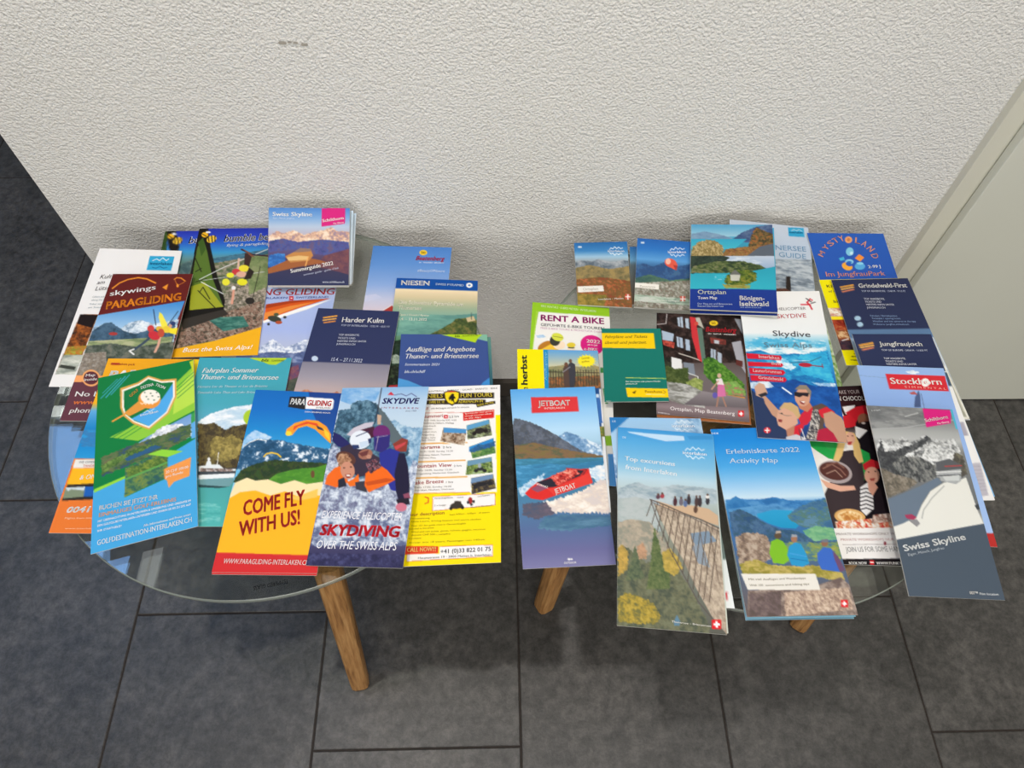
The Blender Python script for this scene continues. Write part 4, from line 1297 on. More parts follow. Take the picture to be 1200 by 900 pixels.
 '''F|0,2a1e1c 406,3c2c28 896,6c6464 1243,6c6064 1356,8c7c80 1462,6a5a5c
N|241a18,342624,1c1614,443430|40|1|0|-4,7 1031,2 1018,676 -4,756
P|aebccc|250,60 313,43 320,214 258,191
P|aebccc|344,68 386,65 392,222 351,212
L|3c3c44|8|282,45 289,216
P|a8b8cc|59,269 205,312 193,428 69,411
N|a83c34,6c2c28,c85c48|16|1|0|69,411 213,439 202,529 79,487
P|a8b8cc|235,348 307,369 314,521 243,501
P|a8b8cc|338,380 388,389 395,552 344,544
L|3c3c44|8|266,359 274,511
L|b0a8a8|12|6,180 112,161 124,13
L|c0b8b0|15|262,599 393,639 531,690
P|e0e0e0|170,656 291,684 298,878 178,887
P|7c8490|311,719 430,734 445,901 317,888
L|dcdcd8|10|338,862 474,911 479,1075
N|2c2c24,3c4430,1c1c18|30|1|0|-4,694 170,656 177,924 -4,939
N|46542c,34441f,5c6838|20|1|1.5|6,841 128,782 208,825 369,788 363,1050 6,1034
N|8c9c54,6c7c3c,a8b06c|20|1|1|335,1005 445,925 531,965 517,1106 362,1097
N|a8a8a4,8c8c88,c4c4c0,74746c|25|3|1|6,1010 354,1027 517,1106 538,1331 299,1309 -4,1223
P|c8343a|402,38 469,47 530,714 482,657 420,349
P|b8b4a8|469,47 521,44 567,211 487,151
P|5c7468|485,203 547,200 572,650 529,726 500,407
E|c84c40|477,139 25,-1 -1,31
P|aab6c6|637,498 696,518 688,690 631,646
P|aab6c6|714,542 762,563 754,733 707,713
L|3c3434|8|667,496 660,668
N|8c3c34,5c2c28|20|1|0|633,335 822,360 818,435 640,423
P|b8bcc4|682,370 741,378 739,428 680,420
P|a4a4ac|889,393 999,361 1022,616 1027,829 925,624
P|8c9098|939,34 1018,42 1024,271
P|5c2c28|924,636 1000,654 995,738 920,708
N|3c6c24,54842c,2c5420,6c9440|20|1|1.5|542,653 632,621 765,708 875,830 999,971 1008,1130 783,1128 637,979 544,869
N|6c9c4c,8cb45c,c4686c|20|1|1|753,969 907,933 995,1040 1008,1130 783,1128
L|c88c3c|20|764,1141 987,1154
G|8c8488|645c60|517,1106 745,1131 1005,1164 1016,1285 299,1309
E|c8a890|719,878 23,-2 -2,33
P|e2d8d8|678,929 746,911 770,1014 693,1021
P|d070a0|694,998 770,1003 782,1150 686,1171
E|6058a8|659,1150 29,-3 -2,40
L|c89c84|15|706,950 624,1073
L|a87c68|16|696,1170 671,1296
L|a87c68|16|743,1165 775,1286
E|ecc82c|687,120 51,-3 -2,39
T|50|661,141 712,138|34|6a4a10|1|0
T|Beatenberg|586,255 956,251|71|cc2a34|1.6|0.3
T|SKI · NATUR · WANDERN|614,298 944,293|20|e8e0dc|0|0
T|Ortsplan, Map Beatenberg|152,1397 866,1398|47|efe8e8|0|0
L|d8d0d0|8|16,1438 142,1448
P|d8232a|907,1329 972,1322 967,1399 903,1406
P|ffffff|917,1358 959,1354 958,1372 916,1376
P|ffffff|932,1340 946,1338 944,1390 929,1392'''),
 ('folded_card', 'R', 'small dark teal timetable card with two yellow labels',
  2, 71.5, 103.6, 0.95, [(1166,5228,4548),(1871,5200,4577),(1842,4172,4597),(1119,4185,4567)],
 '''F|0,17766a 1031,147064
P|f4ca10|-12,66 626,66 626,299 1,284
T|Fahrpläne und Tickets|36,146 547,142|43|6c6420|0|0.3
T|überall und jederzeit.|33,231 530,227|42|6c6420|0|0.3
L|b8cc5c|10|253,710 717,727
T|Mehr Informationen unter postauto.ch/fahrplan|249,778 643,777|21|dfeee6|1|0
T|postauto.ch|250,807 378,808|21|dfeee6|1|0
P|f6cc0c|245,849 722,867 720,986 257,973
P|5c4a10|313,912 363,885 341,930 322,924
T|PostAuto|457,920 649,926|32|a87c20|1|0
L|f4f2ee|6|465,941 666,946
L|a87c20|8|662,889 689,912 658,934
T|Infos|23,1036 70,1037|17|dfeee6|0|0'''),
 ('leaflet', 'R', 'lake leaflet with a red speedboat and a red title label',
  1, 95.8, 209.5, 0.95, [(54,4374,4542),(1030,4424,4513),(1096,2329,4502),(160,2282,4533)],
 '''F|3,5aa4e2 276,8ac2ee 542,b4d8f2 699,a8cce4 853,6c8ca8 904,3f7490 1105,3c7c9c 1401,4c7ca0 1688,566c98 1921,6a6a98 2095,7c7aa4
N|6c94bc,5a80a8,84a8cc,dce8f2|46|1|1|497,616 586,568 658,602 766,659 873,716 963,761 954,925 522,865
N|5c6474,4c5464,6c7280,565a60|46|1|1|-10,468 24,375 108,399 200,435 318,503 416,571 504,637 609,725 732,813 893,881 956,905 520,885 -15,852
N|6c6448,7c6c44,56604a,84644c|28|2|0.8|-7,719 210,687 438,759 711,832 968,885 964,915 -8,882
N|35708c,3c7c98,4a90b4|46|5|0|-8,882 966,905 978,1128 -18,1182
N|3f86b0,5ca4d0,3878a0|46|4|1|-4,964 329,948 558,978 1000,927 982,1088 -3,1232
N|c8dcea,8cb8d8,e4ecf2|37|1|2|6,1232 178,1122 320,1058 196,1251 45,1322
N|d8e4ee,f0f0f0,a4c8e4|37|1|2|728,1046 880,1003 995,978 994,1149 860,1192
N|ece0d4,f4ece4,d8ccc8,e0d0c4|46|2|3|258,1390 433,1360 667,1292 833,1191 994,1149 1011,1328 993,1560 824,1533 642,1543 419,1514 311,1518
N|5c5868,4c5870,6c6070|46|3|2|40,1400 294,1392 373,1531 189,1579 40,1534
N|4c7490,5c84a0,44688c|46|5|2|281,1545 642,1543 991,1579 989,1674 446,1724 182,1674
P|d82f2c|75,1285 143,1219 221,1163 362,1110 543,1038 785,1029 789,1079 813,1200 691,1234 530,1286 390,1328 259,1371 134,1346
P|8c5068|142,1239 227,1193 324,1237 212,1281
P|2c2834|211,1163 408,1112 525,1037 765,1038 723,1096 532,1168 398,1231 307,1227
N|d43c34,e4685c,7c2024,e8b49c|18|1|1.5|362,1110 430,1073 544,1028 636,1032 687,1085 532,1168 427,1212
L|c83430|13|545,1018 746,1047 684,1115
L|d4c8d0|7|201,1182 324,1237
P|e04038|324,1247 567,1179 780,1079 813,1200 691,1234 390,1328
T|JETBOAT|400,1309 630,1246|58|f4f2ee|1.2|0
T|JETBOAT|209,1193 324,1237|18|f4f2ee|1|0
P|d8383c|223,111 747,124 747,319 218,319
T|JETBOAT|298,234 659,238|69|f4f2ee|2|0
T|INTERLAKEN|364,280 593,280|24|f4d8d4|0|0
E|f4f2ee|477,2017 14,1 -1,11
E|f4f2ee|503,2018 12,1 -1,9
T|OUTDOOR|424,2065 551,2066|20|f4f2ee|1.2|0'''),
 ('leaflet', 'R', 'chocolate workshop leaflet with a blonde cook in green and red hats',
  1, 101.5, 210.4, 0.95, [(3322,4391,4498),(4345,4451,4463),(4285,2307,4410),(3281,2329,4452)],
 '''F|0,2c1c20 244,34181c 515,24161a 726,e8e4e0 1135,e8e4e0 2104,eae8e6
P|e9e6e2|-90,499 499,299 548,516 167,720 94,1721 -150,1725
T|MAKE YOUR|483,103 772,106|49|b8a8a8|0|0
T|OWN CHOCOLATE|383,188 908,199|57|f4f2ee|1.8|0
P|18141a|636,519 921,420 967,1138 775,1749 319,1755
P|f0eeee|526,267 679,251 622,368 543,366
P|c8202c|548,344 684,273 806,255 827,332 794,384 666,434 621,497
P|cf2430|477,396 583,367 636,433 626,518 543,537 465,535
E|8c5a44|733,436 68,2 -18,74
P|241a1c|675,477 796,459 766,585 694,563
E|e8dcd4|722,484 24,1 -3,11
P|f0eeec|617,518 696,552 749,575 628,677 597,644
P|25a04a|57,675 320,702 408,745 390,870 298,930 225,909 125,824 59,760
P|25a04a|601,790 701,854 688,986 596,1135 485,1283 417,1254 551,1085
P|3a3034|380,828 539,810 596,893 577,1135 488,1430 420,1716 99,1740 94,1333 224,1133
P|e0bc78|395,672 495,579 587,602 616,728 610,955 558,974 522,882 539,727 466,705 387,880 306,981 265,950 352,776
E|e0ac94|522,674 58,1 -19,83
P|a83838|483,715 544,706 515,747 486,747
E|5c4034|505,642 10,0 -2,7
E|5c4034|559,638 10,0 -2,7
P|34a050|211,699 332,691 302,827 233,784
E|a89c9c|267,1073 173,53 -60,126
E|54302c|259,1063 152,47 -47,97
L|8c6458|15|140,1031 248,981 331,1043 373,1114
L|a88878|11|165,1092 271,1052 330,1134
L|7c5448|19|188,990 311,961 374,1023
P|dca890|84,1152 163,1193 288,1234 440,1234 448,1283 273,1303 130,1253
P|cc2630|594,985 703,925 780,957 779,1037 596,1055
E|dca48c|666,1116 84,1 -24,99
P|a84840|629,1155 696,1146 668,1185 640,1185
E|4c3028|638,1076 10,0 -2,8
E|4c3028|715,1071 10,0 -2,8
P|e8e6e6|502,1254 600,1195 623,1332 593,1497 491,1574 442,1507
L|2c2a30|12|495,1283 565,1264 633,1293
L|2c2a30|12|484,1329 554,1309 622,1338
L|2c2a30|12|474,1374 544,1354 611,1383
L|2c2a30|12|463,1418 533,1399 600,1427
L|2c2a30|12|452,1463 522,1443 589,1472
L|2c2a30|12|442,1507 512,1488 579,1516
P|dca088|600,1195 661,1175 698,1254 618,1352 586,1293
P|221a20|642,1332 758,1235 778,1524 731,1638 581,1582
E|d8a868|312,1585 163,13 -27,86
E|e8cc98|312,1585 132,11 -20,62
N|d8a058,f0dcb4,b8783c|24|1|1|204,1567 328,1518 435,1574 403,1632 252,1643
N|c83038,e8e0dc,d8a068,f0ece8|19|1|0|139,1644 800,1580 780,1730 137,1739
N|a88878,e8d4c8,8c4c44|19|1|0|567,1564 773,1543 767,1637 526,1659
P|ebe9e7|-48,1723 842,1697 967,2026 -46,2060
T|PRIVATE WORKSHOPS ONLY WITH|124,1796 812,1780|26|9c9090|0|0
T|PRIVATE WORKSHOPS NUR MIT|157,1856 814,1840|26|c09c9c|0|0
L|b0a8a8|7|167,1893 814,1876
E|8c3440|619,1871 14,0 -5,22
T|JOIN US FOR SOME HANDS ON|186,1974 917,1951|55|8c8c8c|0|0
P|1e181c|114,2047 1056,2015 1040,2139 45,2149
T|BOOK NOW|188,2104 375,2099|29|f4f2ee|1.4|0
P|d8242c|413,2053 458,2052 447,2097 402,2098
L|f4f2ee|10|414,2075 446,2075
T|WWW.FUNKYCH|473,2098 794,2090|29|f4f2ee|1.4|0'''),
 ('leaflet', 'R', 'upper navy leaflet with an orange stripe logo and two pale dots',
  1.5, 104.3, 206.5, 1.3, [(4131,5963,4553),(5143,6022,4508),(5208,3935,4536),(4138,3921,4578)],
 '''F|0,282f50 783,2b3354 803,5c7ca2 907,5c7ca2 933,9cb4d0 2065,d8dce4
T|Grindelwald-First|335,141 985,150|68|f4f2ee|1.6|0
T|TOP OF ADVENTURE · 2168 M · 7113 FT|350,210 937,226|28|ccd2e4|1|0
T|TOP ANGEBOTE,|344,337 616,345|29|dfe2ec|1|0
T|TICKETS UND|345,383 557,389|28|dfe2ec|1|0
T|WEITERE INFOS UNTER|343,428 710,438|28|dfe2ec|1|0
T|JUNGFRAU.CH|341,474 579,481|28|dfe2ec|1|0
T|Fahrplan / Betriebszeiten|347,603 687,611|25|8ca4cc|0|0
T|Timetable / opening hours|352,644 717,652|24|8ca4cc|0|0
T|Weather and live cameras in the app|350,688 897,700|24|8ca4cc|0|0
T|Webcams: jungfrau.ch/webcam|341,734 795,743|24|8ca4cc|0|0
L|eea63c|21|91,123 268,90
L|f0b458|19|93,160 265,124
L|dc8058|19|94,199 254,162
E|a8c8e0|175,622 40,1 -11,38
E|a8c8e0|178,717 39,1 -11,37'''),
 ('clear_sleeve', 'R', 'grey-green sheet in a clear sleeve sticking out farthest right near the door',
  1, 87.5, 114.1, 1.5, [(4293,5058,4573),(5150,5077,4536),(5197,3939,4550),(4306,3916,4585)],
 '''F|0,98a0a0 195,8c9490 1141,a4a392
L|e2e0d4|27|864,-149 853,507 862,1125 -33,1125
P|8c98a8|837,-135 959,-135 855,422 750,422
L|e8ece8|16|873,-149 864,507'''),
 ('leaflet', 'R', 'lower navy leaflet with an orange stripe logo, above the light blue leaflet',
  1.5, 101.7, 202.6, 1.4, [(4065,4979,4745),(5072,5051,4634),(5174,3023,4503),(4163,2967,4610)],
 '''F|0,2b3355 472,2c3456 562,5c84b0 2017,7cb0dc
T|Jungfraujoch|297,163 847,167|57|f4f2ee|1.6|0
T|TOP OF EUROPE · 3454 M · 11333 FT|301,234 886,241|23|ccd2e4|1|0
T|TOP ANGEBOTE,|294,346 566,349|23|dfe2ec|1|0
T|TICKETS UND|299,385 520,388|23|dfe2ec|1|0
T|WEITERE INFOS UNTER|299,423 679,427|23|dfe2ec|1|0
L|eea63c|21|45,154 224,119
L|f0b458|19|47,183 219,152
L|dc8058|19|59,216 209,183'''),
 ('booklet', 'R', 'white booklet with grey text columns sticking out at the right table edge',
  2, 106, 154.2, 1.4, [(4038,4448,4746),(5078,4519,4641),(5139,2973,4532),(4073,2918,4638)],
 '''F|0,e6e6e4 1542,e8e6e6
P|a8a4b0|965,645 1030,635 1030,800 956,810
P|b8b4be|928,1127 1050,1119 1005,1487 883,1503
L|98949e|5|943,1166 1033,1163
L|98949e|5|941,1205 1029,1201
L|98949e|5|940,1243 1025,1239
L|98949e|5|938,1281 1021,1277
L|98949e|5|936,1318 1018,1315
L|98949e|5|935,1356 1014,1353
L|98949e|5|933,1393 1010,1390
L|98949e|5|931,1430 1006,1427
P|44586c|1002,11 1066,12 1066,193 981,192'''),
 ('leaflet', 'R', 'light blue leaflet with a slanted red title label and white lettering',
  1.5, 104, 206.8, 0.95, [(3987,4522,4775),(5034,4540,4672),(4981,2464,4529),(3958,2471,4638)],
 '''F|0,94b4e4 430,8cace2 2068,a4bfea
P|b4322f|954,1927 1057,1923 1065,2076 943,2081
L|7c94b8|5|-11,131 310,151
N|e8eef6,c4d4ea|49|2|1|556,67 645,42 742,60 671,95
P|d02e38|314,97 1027,98 1021,296 314,295
T|Stockhorn|351,230 962,219|80|f4f2ee|1.2|0
E|f4f2ee|767,194 51,-2 -15,54
E|d02e38|767,194 16,-1 -5,17
T|S I M M E N T A L|502,273 995,281|24|f0b4a8|1|0
P|4c5c84|549,513 593,386 657,299 660,362 629,510
P|b05c60|536,335 603,311 632,353 561,355
L|5c6c90|8|676,340 667,519'''),
 ('booklet', 'R', 'light blue excursions booklet lying under the viewing platform leaflet',
  2, 103, 205, 1.4, [(1141,3934,4659),(2166,3947,4592),(2195,1867,4559),(1167,1914,4631)],
 '''F|0,9ac4e8 720,b8cfe4 1101,7c8c88 1463,6c7c74 1594,dce4e4 2050,e8ecec
P|2c78b8|-10,0 215,0 -10,204
T|DE|28,64 67,64|22|c8dcee|0|0
N|8cb4d8,6c94bc,b0cce4|27|1|1|736,-1 1040,-5 1017,256 792,261
N|e8eef4,5c88b8,a8c4e0|27|1|0|-32,330 25,535 23,735 -52,737
P|6c7c78|1077,557 1142,702 1067,1568 957,1574
P|c83c44|958,1900 985,1891 970,1973 954,1974
L|ffffff|7|723,72 752,39 776,59 812,18 838,54 873,25 899,53 932,36
L|ffffff|7|717,115 737,146 766,126 791,165 827,129 853,156 888,127 916,143
T|interlaken|691,115 946,111|37|ffffff|1|0'''),
 ('folded_map', 'R', 'activity map copy, lowest of the stack of three at the front',
  2.2, 103.2, 206.2, 9, [(2289,3805,4503),(3312,3835,4511),(3326,1760,4554),(2285,1756,4547)],
 '''F|0,2a86d0 966,4c6c5c 2054,7cb4d0'''),
 ('folded_map', 'R', 'activity map copy, middle of the stack of three at the front',
  2.2, 104.3, 204.9, 9, [(2255,3788,4596),(3293,3822,4585),(3314,1762,4625),(2267,1750,4636)],
 '''F|0,2a86d0 979,4c6c5c 2049,7cb4d0'''),
 ('folded_map', 'R', 'bright blue activity map with three hikers above a lake, topmost of its stack',
  2.2, 105.8, 204.8, 0.95, [(2245,3795,4621),(3301,3830,4610),(3326,1770,4652),(2267,1759,4662)],
 '''F|0,1d80d2 147,1f86d6 459,4aa2e0 708,9cc8ea 824,c4dcec 920,4c90c4 1181,3a6ca4 2048,6c5c58
N|3c7cb8,5490c4,2c68a4|44|2|0.8|11,848 124,823 237,845 371,849 511,824 680,867 901,873 1067,849 1034,1009 10,1000
N|2c6ca8,3c7cb4|44|1|0.6|10,906 88,821 128,803 190,853 266,922 270,988 13,981
N|4c88bc,3c78ac,5c98c8|53|2|0.5|20,944 357,915 706,944 682,1046 29,1038
G|2f9ccc|2090c0|302,1008 479,966 680,981 636,1054 723,1131 669,1175 523,1162 403,1113 311,1046
N|4a7498,3c668c,5c84a0,54786c|35|2|1|614,1035 750,945 896,892 1065,859 1051,1010 1068,1176 740,1168 623,1073
N|6ca87c,84b88c,5c9884|35|2|1|732,1204 875,1153 1051,1176 1069,1302 791,1313
N|3c5c84,2f5078,4c6c8c,3c5c6c|35|1|1|22,982 136,947 249,1007 361,1103 519,1180 688,1203 834,1315 1064,1320 1063,1417 83,1394 14,1213
N|a49080,8c7868,b8a898,6c5c54|26|1|1.5|31,1259 138,1207 277,1211 356,1249 384,1357 347,1488 224,1546 23,1524
N|8c9c4c,6c8c6c,a8a458,4c7488|26|2|1|376,1357 620,1309 872,1333 1081,1321 1048,1504 355,1532
N|a49848,c0b05c,8c8438,b8a464|22|2|1.5|23,1524 194,1485 351,1549 602,1563 814,1559 1010,1615 1031,1750 784,1678 122,1630 34,1645
N|7c6c64,94847c,6c5c58,a8988c|35|1|0|54,1797 676,1776 991,1682 1053,1759 1066,2060 -2,2072
N|c0a894,a89080,d8c4b0,8c7468|18|0.6|1|399,1820 737,1794 1038,1784 1028,1995 364,2047
N|6c5c5c,7c6c68,5c504c|35|1|0|64,1830 378,1803 323,2046 18,2057
P|7cb82c|388,1304 454,1278 508,1307 535,1378 534,1492 463,1543 365,1523 343,1427
E|5c4c3c|469,1247 35,1 -8,34
P|b0a498|464,1193 508,1194 511,1217 449,1224
P|2c94c8|556,1361 626,1318 682,1338 709,1435 718,1540 642,1573 537,1553 518,1448
E|a0745c|626,1283 31,1 -9,40
P|9ca0a8|611,1237 662,1238 665,1266 604,1264
P|3c68c0|820,1438 903,1378 969,1389 1009,1460 1040,1564 997,1632 820,1602 806,1525
P|6c4c6c|981,1407 1022,1478 1051,1616 997,1632 979,1511
E|8c6450|923,1335 34,1 -9,35
P|707480|898,1298 969,1291 960,1327 891,1325
L|4ca0dc|9|548,1432 709,1470
L|1f74ac|9|544,1484 707,1514
P|e4e0d8|20,1628 751,1643 760,1803 56,1788
T|Mit viel|83,1697 208,1699|21|7c7468|1.4|0
T|Ausflügen und Wandertipps|225,1700 645,1696|21|8c8478|0|0
T|With 100|83,1756 213,1758|21|7c7468|1.4|0
T|excursions and hiking tips|238,1759 664,1755|21|8c8478|0|0
T|Erlebniskarte 2022|124,312 920,313|58|e6f2fc|0.5|0
T|Activity Map|136,423 657,432|59|e6f2fc|0.5|0.1
T|DE/E|3,65 79,68|22|d8ecf8|0|0
L|ffffff|8|744,32 782,-6 807,19 855,-27 881,17 925,-15 953,20 993,2
L|ffffff|8|732,83 753,122 789,99 814,148 860,106 888,141 932,109 963,129
T|interlaken|702,82 1002,92|45|ffffff|1|0
P|d8232a|930,1903 998,1904 983,1972 915,1970
P|ffffff|934,1930 979,1931 974,1946 930,1945
P|ffffff|953,1915 968,1916 957,1961 941,1961'''),
 ('leaflet', 'R', 'pale copy directly beneath the viewing platform leaflet',
  1, 102.6, 208.7, 6, [(1238,3778,4670),(2256,3696,4648),(2075,1621,4623),(1048,1697,4644)],
 '''F|0,4c9fd8 540,b8c8c8 2087,c8ccc0'''),
 ('leaflet', 'R', 'excursions leaflet with people on a steel viewing platform above autumn firs',
  1, 103, 211.4, 0.95, [(1219,3796,4685),(2245,3710,4663),(2056,1603,4637),(1030,1693,4659)],
 '''F|0,4094d2 159,54a4da 411,7cb8dc 579,b4d0de 704,b8c8cc 939,a0aaa4 1299,84877a 1725,6c7068 2114,5c5c54
P|bcd8f0|102,44 473,48 714,48 721,100 517,128 121,58
P|3c8cc8|751,45 1039,10 1036,62 776,84
N|a4b4bc,8ca0ac,b8c4ca|52|2|1|3,729 127,660 217,633 323,672 456,671 591,630 813,631 1051,649 1040,801 3,908
N|a8b4b4,9ca8a8,b4bcbc|70|2|0.5|3,833 188,798 338,823 405,948 443,1146 5,1236
N|a89c8c,b4a894,8c8c80,9c9888|26|1|1|4,1092 143,1044 333,1064 417,1175 563,1383 5,1430
P|c8aa8c|390,819 582,868 758,844 931,866 1023,933 1024,1042 666,944 493,922
N|a89888,bcac98,c8b8a4,948474|26|0.6|0|372,858 666,944 1031,1060 1030,2114 897,1952 765,1704 646,1419 502,1167
P|7c90a4|726,1148 917,1105 996,1206 779,1277
P|8c98a4|737,1281 841,1237 910,1482 795,1449
N|5c6250,4c5448,6c6c54,747860|35|1|2|-3,1430 73,1337 208,1413 291,1492 479,1372 599,1534 730,1748 875,2057 854,2128 0,2129
N|5c6c44,4c5c3c,707850|17|1|1.5|279,1745 325,1489 347,1243 375,1115 406,1238 444,1410 516,1541 501,1726
N|5c6850,4c5a48,6c7454|17|1|1.5|81,1678 140,1461 175,1310 208,1456 264,1646
N|b8984c,c8a454,98844c|22|1|1.5|5,1360 39,1322 107,1378 98,1576 6,1643
N|b89074,c49c7c,a08468|17|1|1.5|192,1327 244,1278 293,1362 283,1449 208,1456
N|b09848,c4a858,98884c|22|1|1.5|437,1376 523,1316 596,1397 642,1505 555,1597 457,1546
N|a89038,bca44c,6c6a40,8c8040|17|1|2|7,1850 89,1794 204,1817 334,1871 420,1992 361,2076 8,2074
P|5f8298|531,2038 566,1964 596,2025 586,2065 538,2069
L|5c5450|13|333,814 494,866 666,935 854,993 1031,1069
L|5c5450|10|338,814 403,1022 522,1343 640,1564 775,1826 896,1968
L|6c6460|8|346,841 537,909 768,982 1028,1105
L|54483f|8|355,827 295,999
L|54483f|8|411,847 346,1082
L|6c5c50|7|376,850 447,1044
L|54483f|8|467,867 396,1164
L|54483f|8|522,887 446,1245
L|6c5c50|7|487,890 559,1175
L|54483f|8|578,907 495,1324
L|54483f|8|633,927 543,1403
L|6c5c50|7|598,930 670,1304
L|54483f|8|688,947 591,1481
L|54483f|8|742,967 638,1559
L|6c5c50|7|708,970 778,1430
L|54483f|8|797,987 684,1635
L|54483f|8|851,1007 731,1710
L|6c5c50|7|817,1010 884,1554
L|54483f|8|906,1026 776,1785
L|54483f|8|960,1046 829,1804
L|6c5c50|7|925,1049 988,1634
L|54483f|8|1014,1066 881,1821
E|5c3c48|418,779 21,-2 -1,26
E|5c4438|419,750 12,-1 0,12
E|a04048|462,766 21,-2 -1,26
E|5c4438|463,737 12,-1 0,12
E|4c2c34|592,820 21,-2 -2,46
E|5c4438|594,768 11,-1 0,12
E|6c6470|654,815 21,-2 -2,42
E|5c4438|656,768 11,-1 -1,12
E|5c6c94|697,830 21,-2 -2,38
E|5c4438|699,788 11,-1 -1,12
E|3c3438|734,790 21,-2 -2,51
E|5c4438|737,733 12,-1 -1,12
E|4c3c3c|813,802 21,-2 -3,55
E|5c4438|816,740 11,-1 -1,12
E|3c3438|848,799 21,-2 -3,55
E|5c4438|851,737 12,-1 -1,12
E|5c4438|799,887 21,-2 -2,38
E|5c4438|802,845 11,-1 -1,12
E|3c3a40|928,782 21,-2 -3,42
E|5c4438|930,735 12,-1 -1,12
E|dcd8d4|930,735 21,-2 -1,21
E|5c4438|932,711 12,-1 -1,12
T|Top excursions|74,395 607,418|52|ffffff|1|0
T|from Interlaken|79,494 621,531|52|ffffff|0.8|0
T|DE|51,132 88,134|21|d8ecf8|0|0
T|Thunersee – Brienzersee|515,2043 883,2056|17|e8e4dc|1|0
L|ffffff|7|722,222 748,190 774,210 807,170 836,206 868,178 897,206 929,190
L|ffffff|7|721,265 744,296 771,277 800,316 832,281 861,309 893,281 922,297
T|interlaken|695,267 950,267|37|ffffff|1|0
P|d8232a|895,1984 984,1977 978,2064 890,2071
P|ffffff|909,2018 966,2013 965,2032 907,2037
P|ffffff|929,1997 949,1995 946,2053 926,2055'''),
 ('leaflet', 'R', 'slate grey leaflet with black and white snow peaks and a pink tag',
  2, 103.1, 205.8, 0.95, [(3934,3970,4816),(4960,3996,4665),(4862,1929,4525),(3849,1935,4681)],
 '''F|0,6c6e70 128,7c7e80 280,a4a6a6 380,b4b6b6 527,7c7e7e 1095,6c7074 1366,dcdcd6 1612,dcdcd6 1620,4c5866 2058,4c5864
N|6a6c6e,7c7e80,949696|59|4|0|4,0 682,-3 644,223 -17,276
L|b0b2b2|14|428,112 593,63
L|a8aaaa|12|2,285 395,246 1017,124
N|c8caca,9a9c9c,e0e2e2,6c6e70|39|1|2|-55,535 78,391 109,429 200,385 267,441 327,359 414,414 480,391 595,336 707,371 806,376 955,349 1004,602 969,795 -85,843
N|4c4e50,3a3c40,6c6e70|30|1|2|1,552 78,391 92,547 227,521 318,478 424,453 541,388 635,334 668,362 541,467 339,555 207,687 153,832 -74,795
N|d8dada,c0c2c2,8c8e90,ececec|30|1|1.5|331,585 546,526 749,438 916,489 1001,544 883,607 696,635 500,625
N|b8baba,5c5e60|30|1|1|424,532 571,505 428,677
N|56585a,3c3e40,7c7e7c,8c8c88|30|0.6|1.5|261,588 490,587 646,676 625,830 396,878 168,850 137,690
N|7c7468,6c665c,948c80,5c5850|30|1|1|1,725 142,795 346,842 396,878 215,979 1,1063 -8,933
N|5c5850,74705f,4a4844|30|1|1|910,509 1001,544 1000,756 929,797 849,657
P|69788a|-4,1081 210,998 406,915 630,811 674,865 513,957 378,1101 282,1251 172,1309 -15,1371 -14,1209
P|e2e2dc|-19,1389 153,1310 282,1251 373,1120 510,966 694,864 858,838 969,795 999,1166 1024,1309 998,1364 467,1492 -4,1564 -6,1494
L|9a9c9c|9|336,1266 379,1174 510,1040 684,902
P|a8acae|655,714 942,682 898,836 828,877 659,847
P|5c5e62|656,637 828,591 950,653 946,701 648,743
L|b04848|12|753,681 957,662
L|d8dada|14|635,753 928,730
L|4a4c50|12|635,791 907,770
P|c8cccc|692,798 897,770 878,837 719,844
P|a03c5c|151,1238 231,1226 280,1260 234,1289 161,1274
P|8c8c90|176,1291 275,1278 302,1322 255,1359
P|404448|978,1102 1033,1082 1036,1137 994,1148
P|4c5866|-8,1503 492,1398 1029,1291 1126,2108 -66,2121
P|d4247e|665,3 1009,6 964,167 652,233
T|Schilthorn|657,172 949,112|39|f4f2ee|1.6|0
T|Piz Gloria|800,191 945,163|19|f4f2ee|1|0
T|2-970M|39,73 143,63|18|c8cacc|0|0
P|4cb0cc|1000,2 1036,0 1038,235 1007,236
T|Swiss Skyline|57,1620 776,1470|63|eef0f0|1.8|0
T|Eiger, Mönch, Jungfrau|88,1666 501,1578|25|b8c0c8|0.8|0
T|007™|658,2014 749,2016|27|f4f2ee|1.8|0
T|Film location|767,2018 970,2016|22|e4e8ea|1.2|0'''),
 ('leaflet', 'R', 'white and blue helicopter skydiving leaflet with two laughing jumpers and red arrows',
  1, 100.2, 209.6, 0.95, [(2888,5729,4613),(3911,5745,4601),(3717,3618,4614),(2739,3680,4641)],
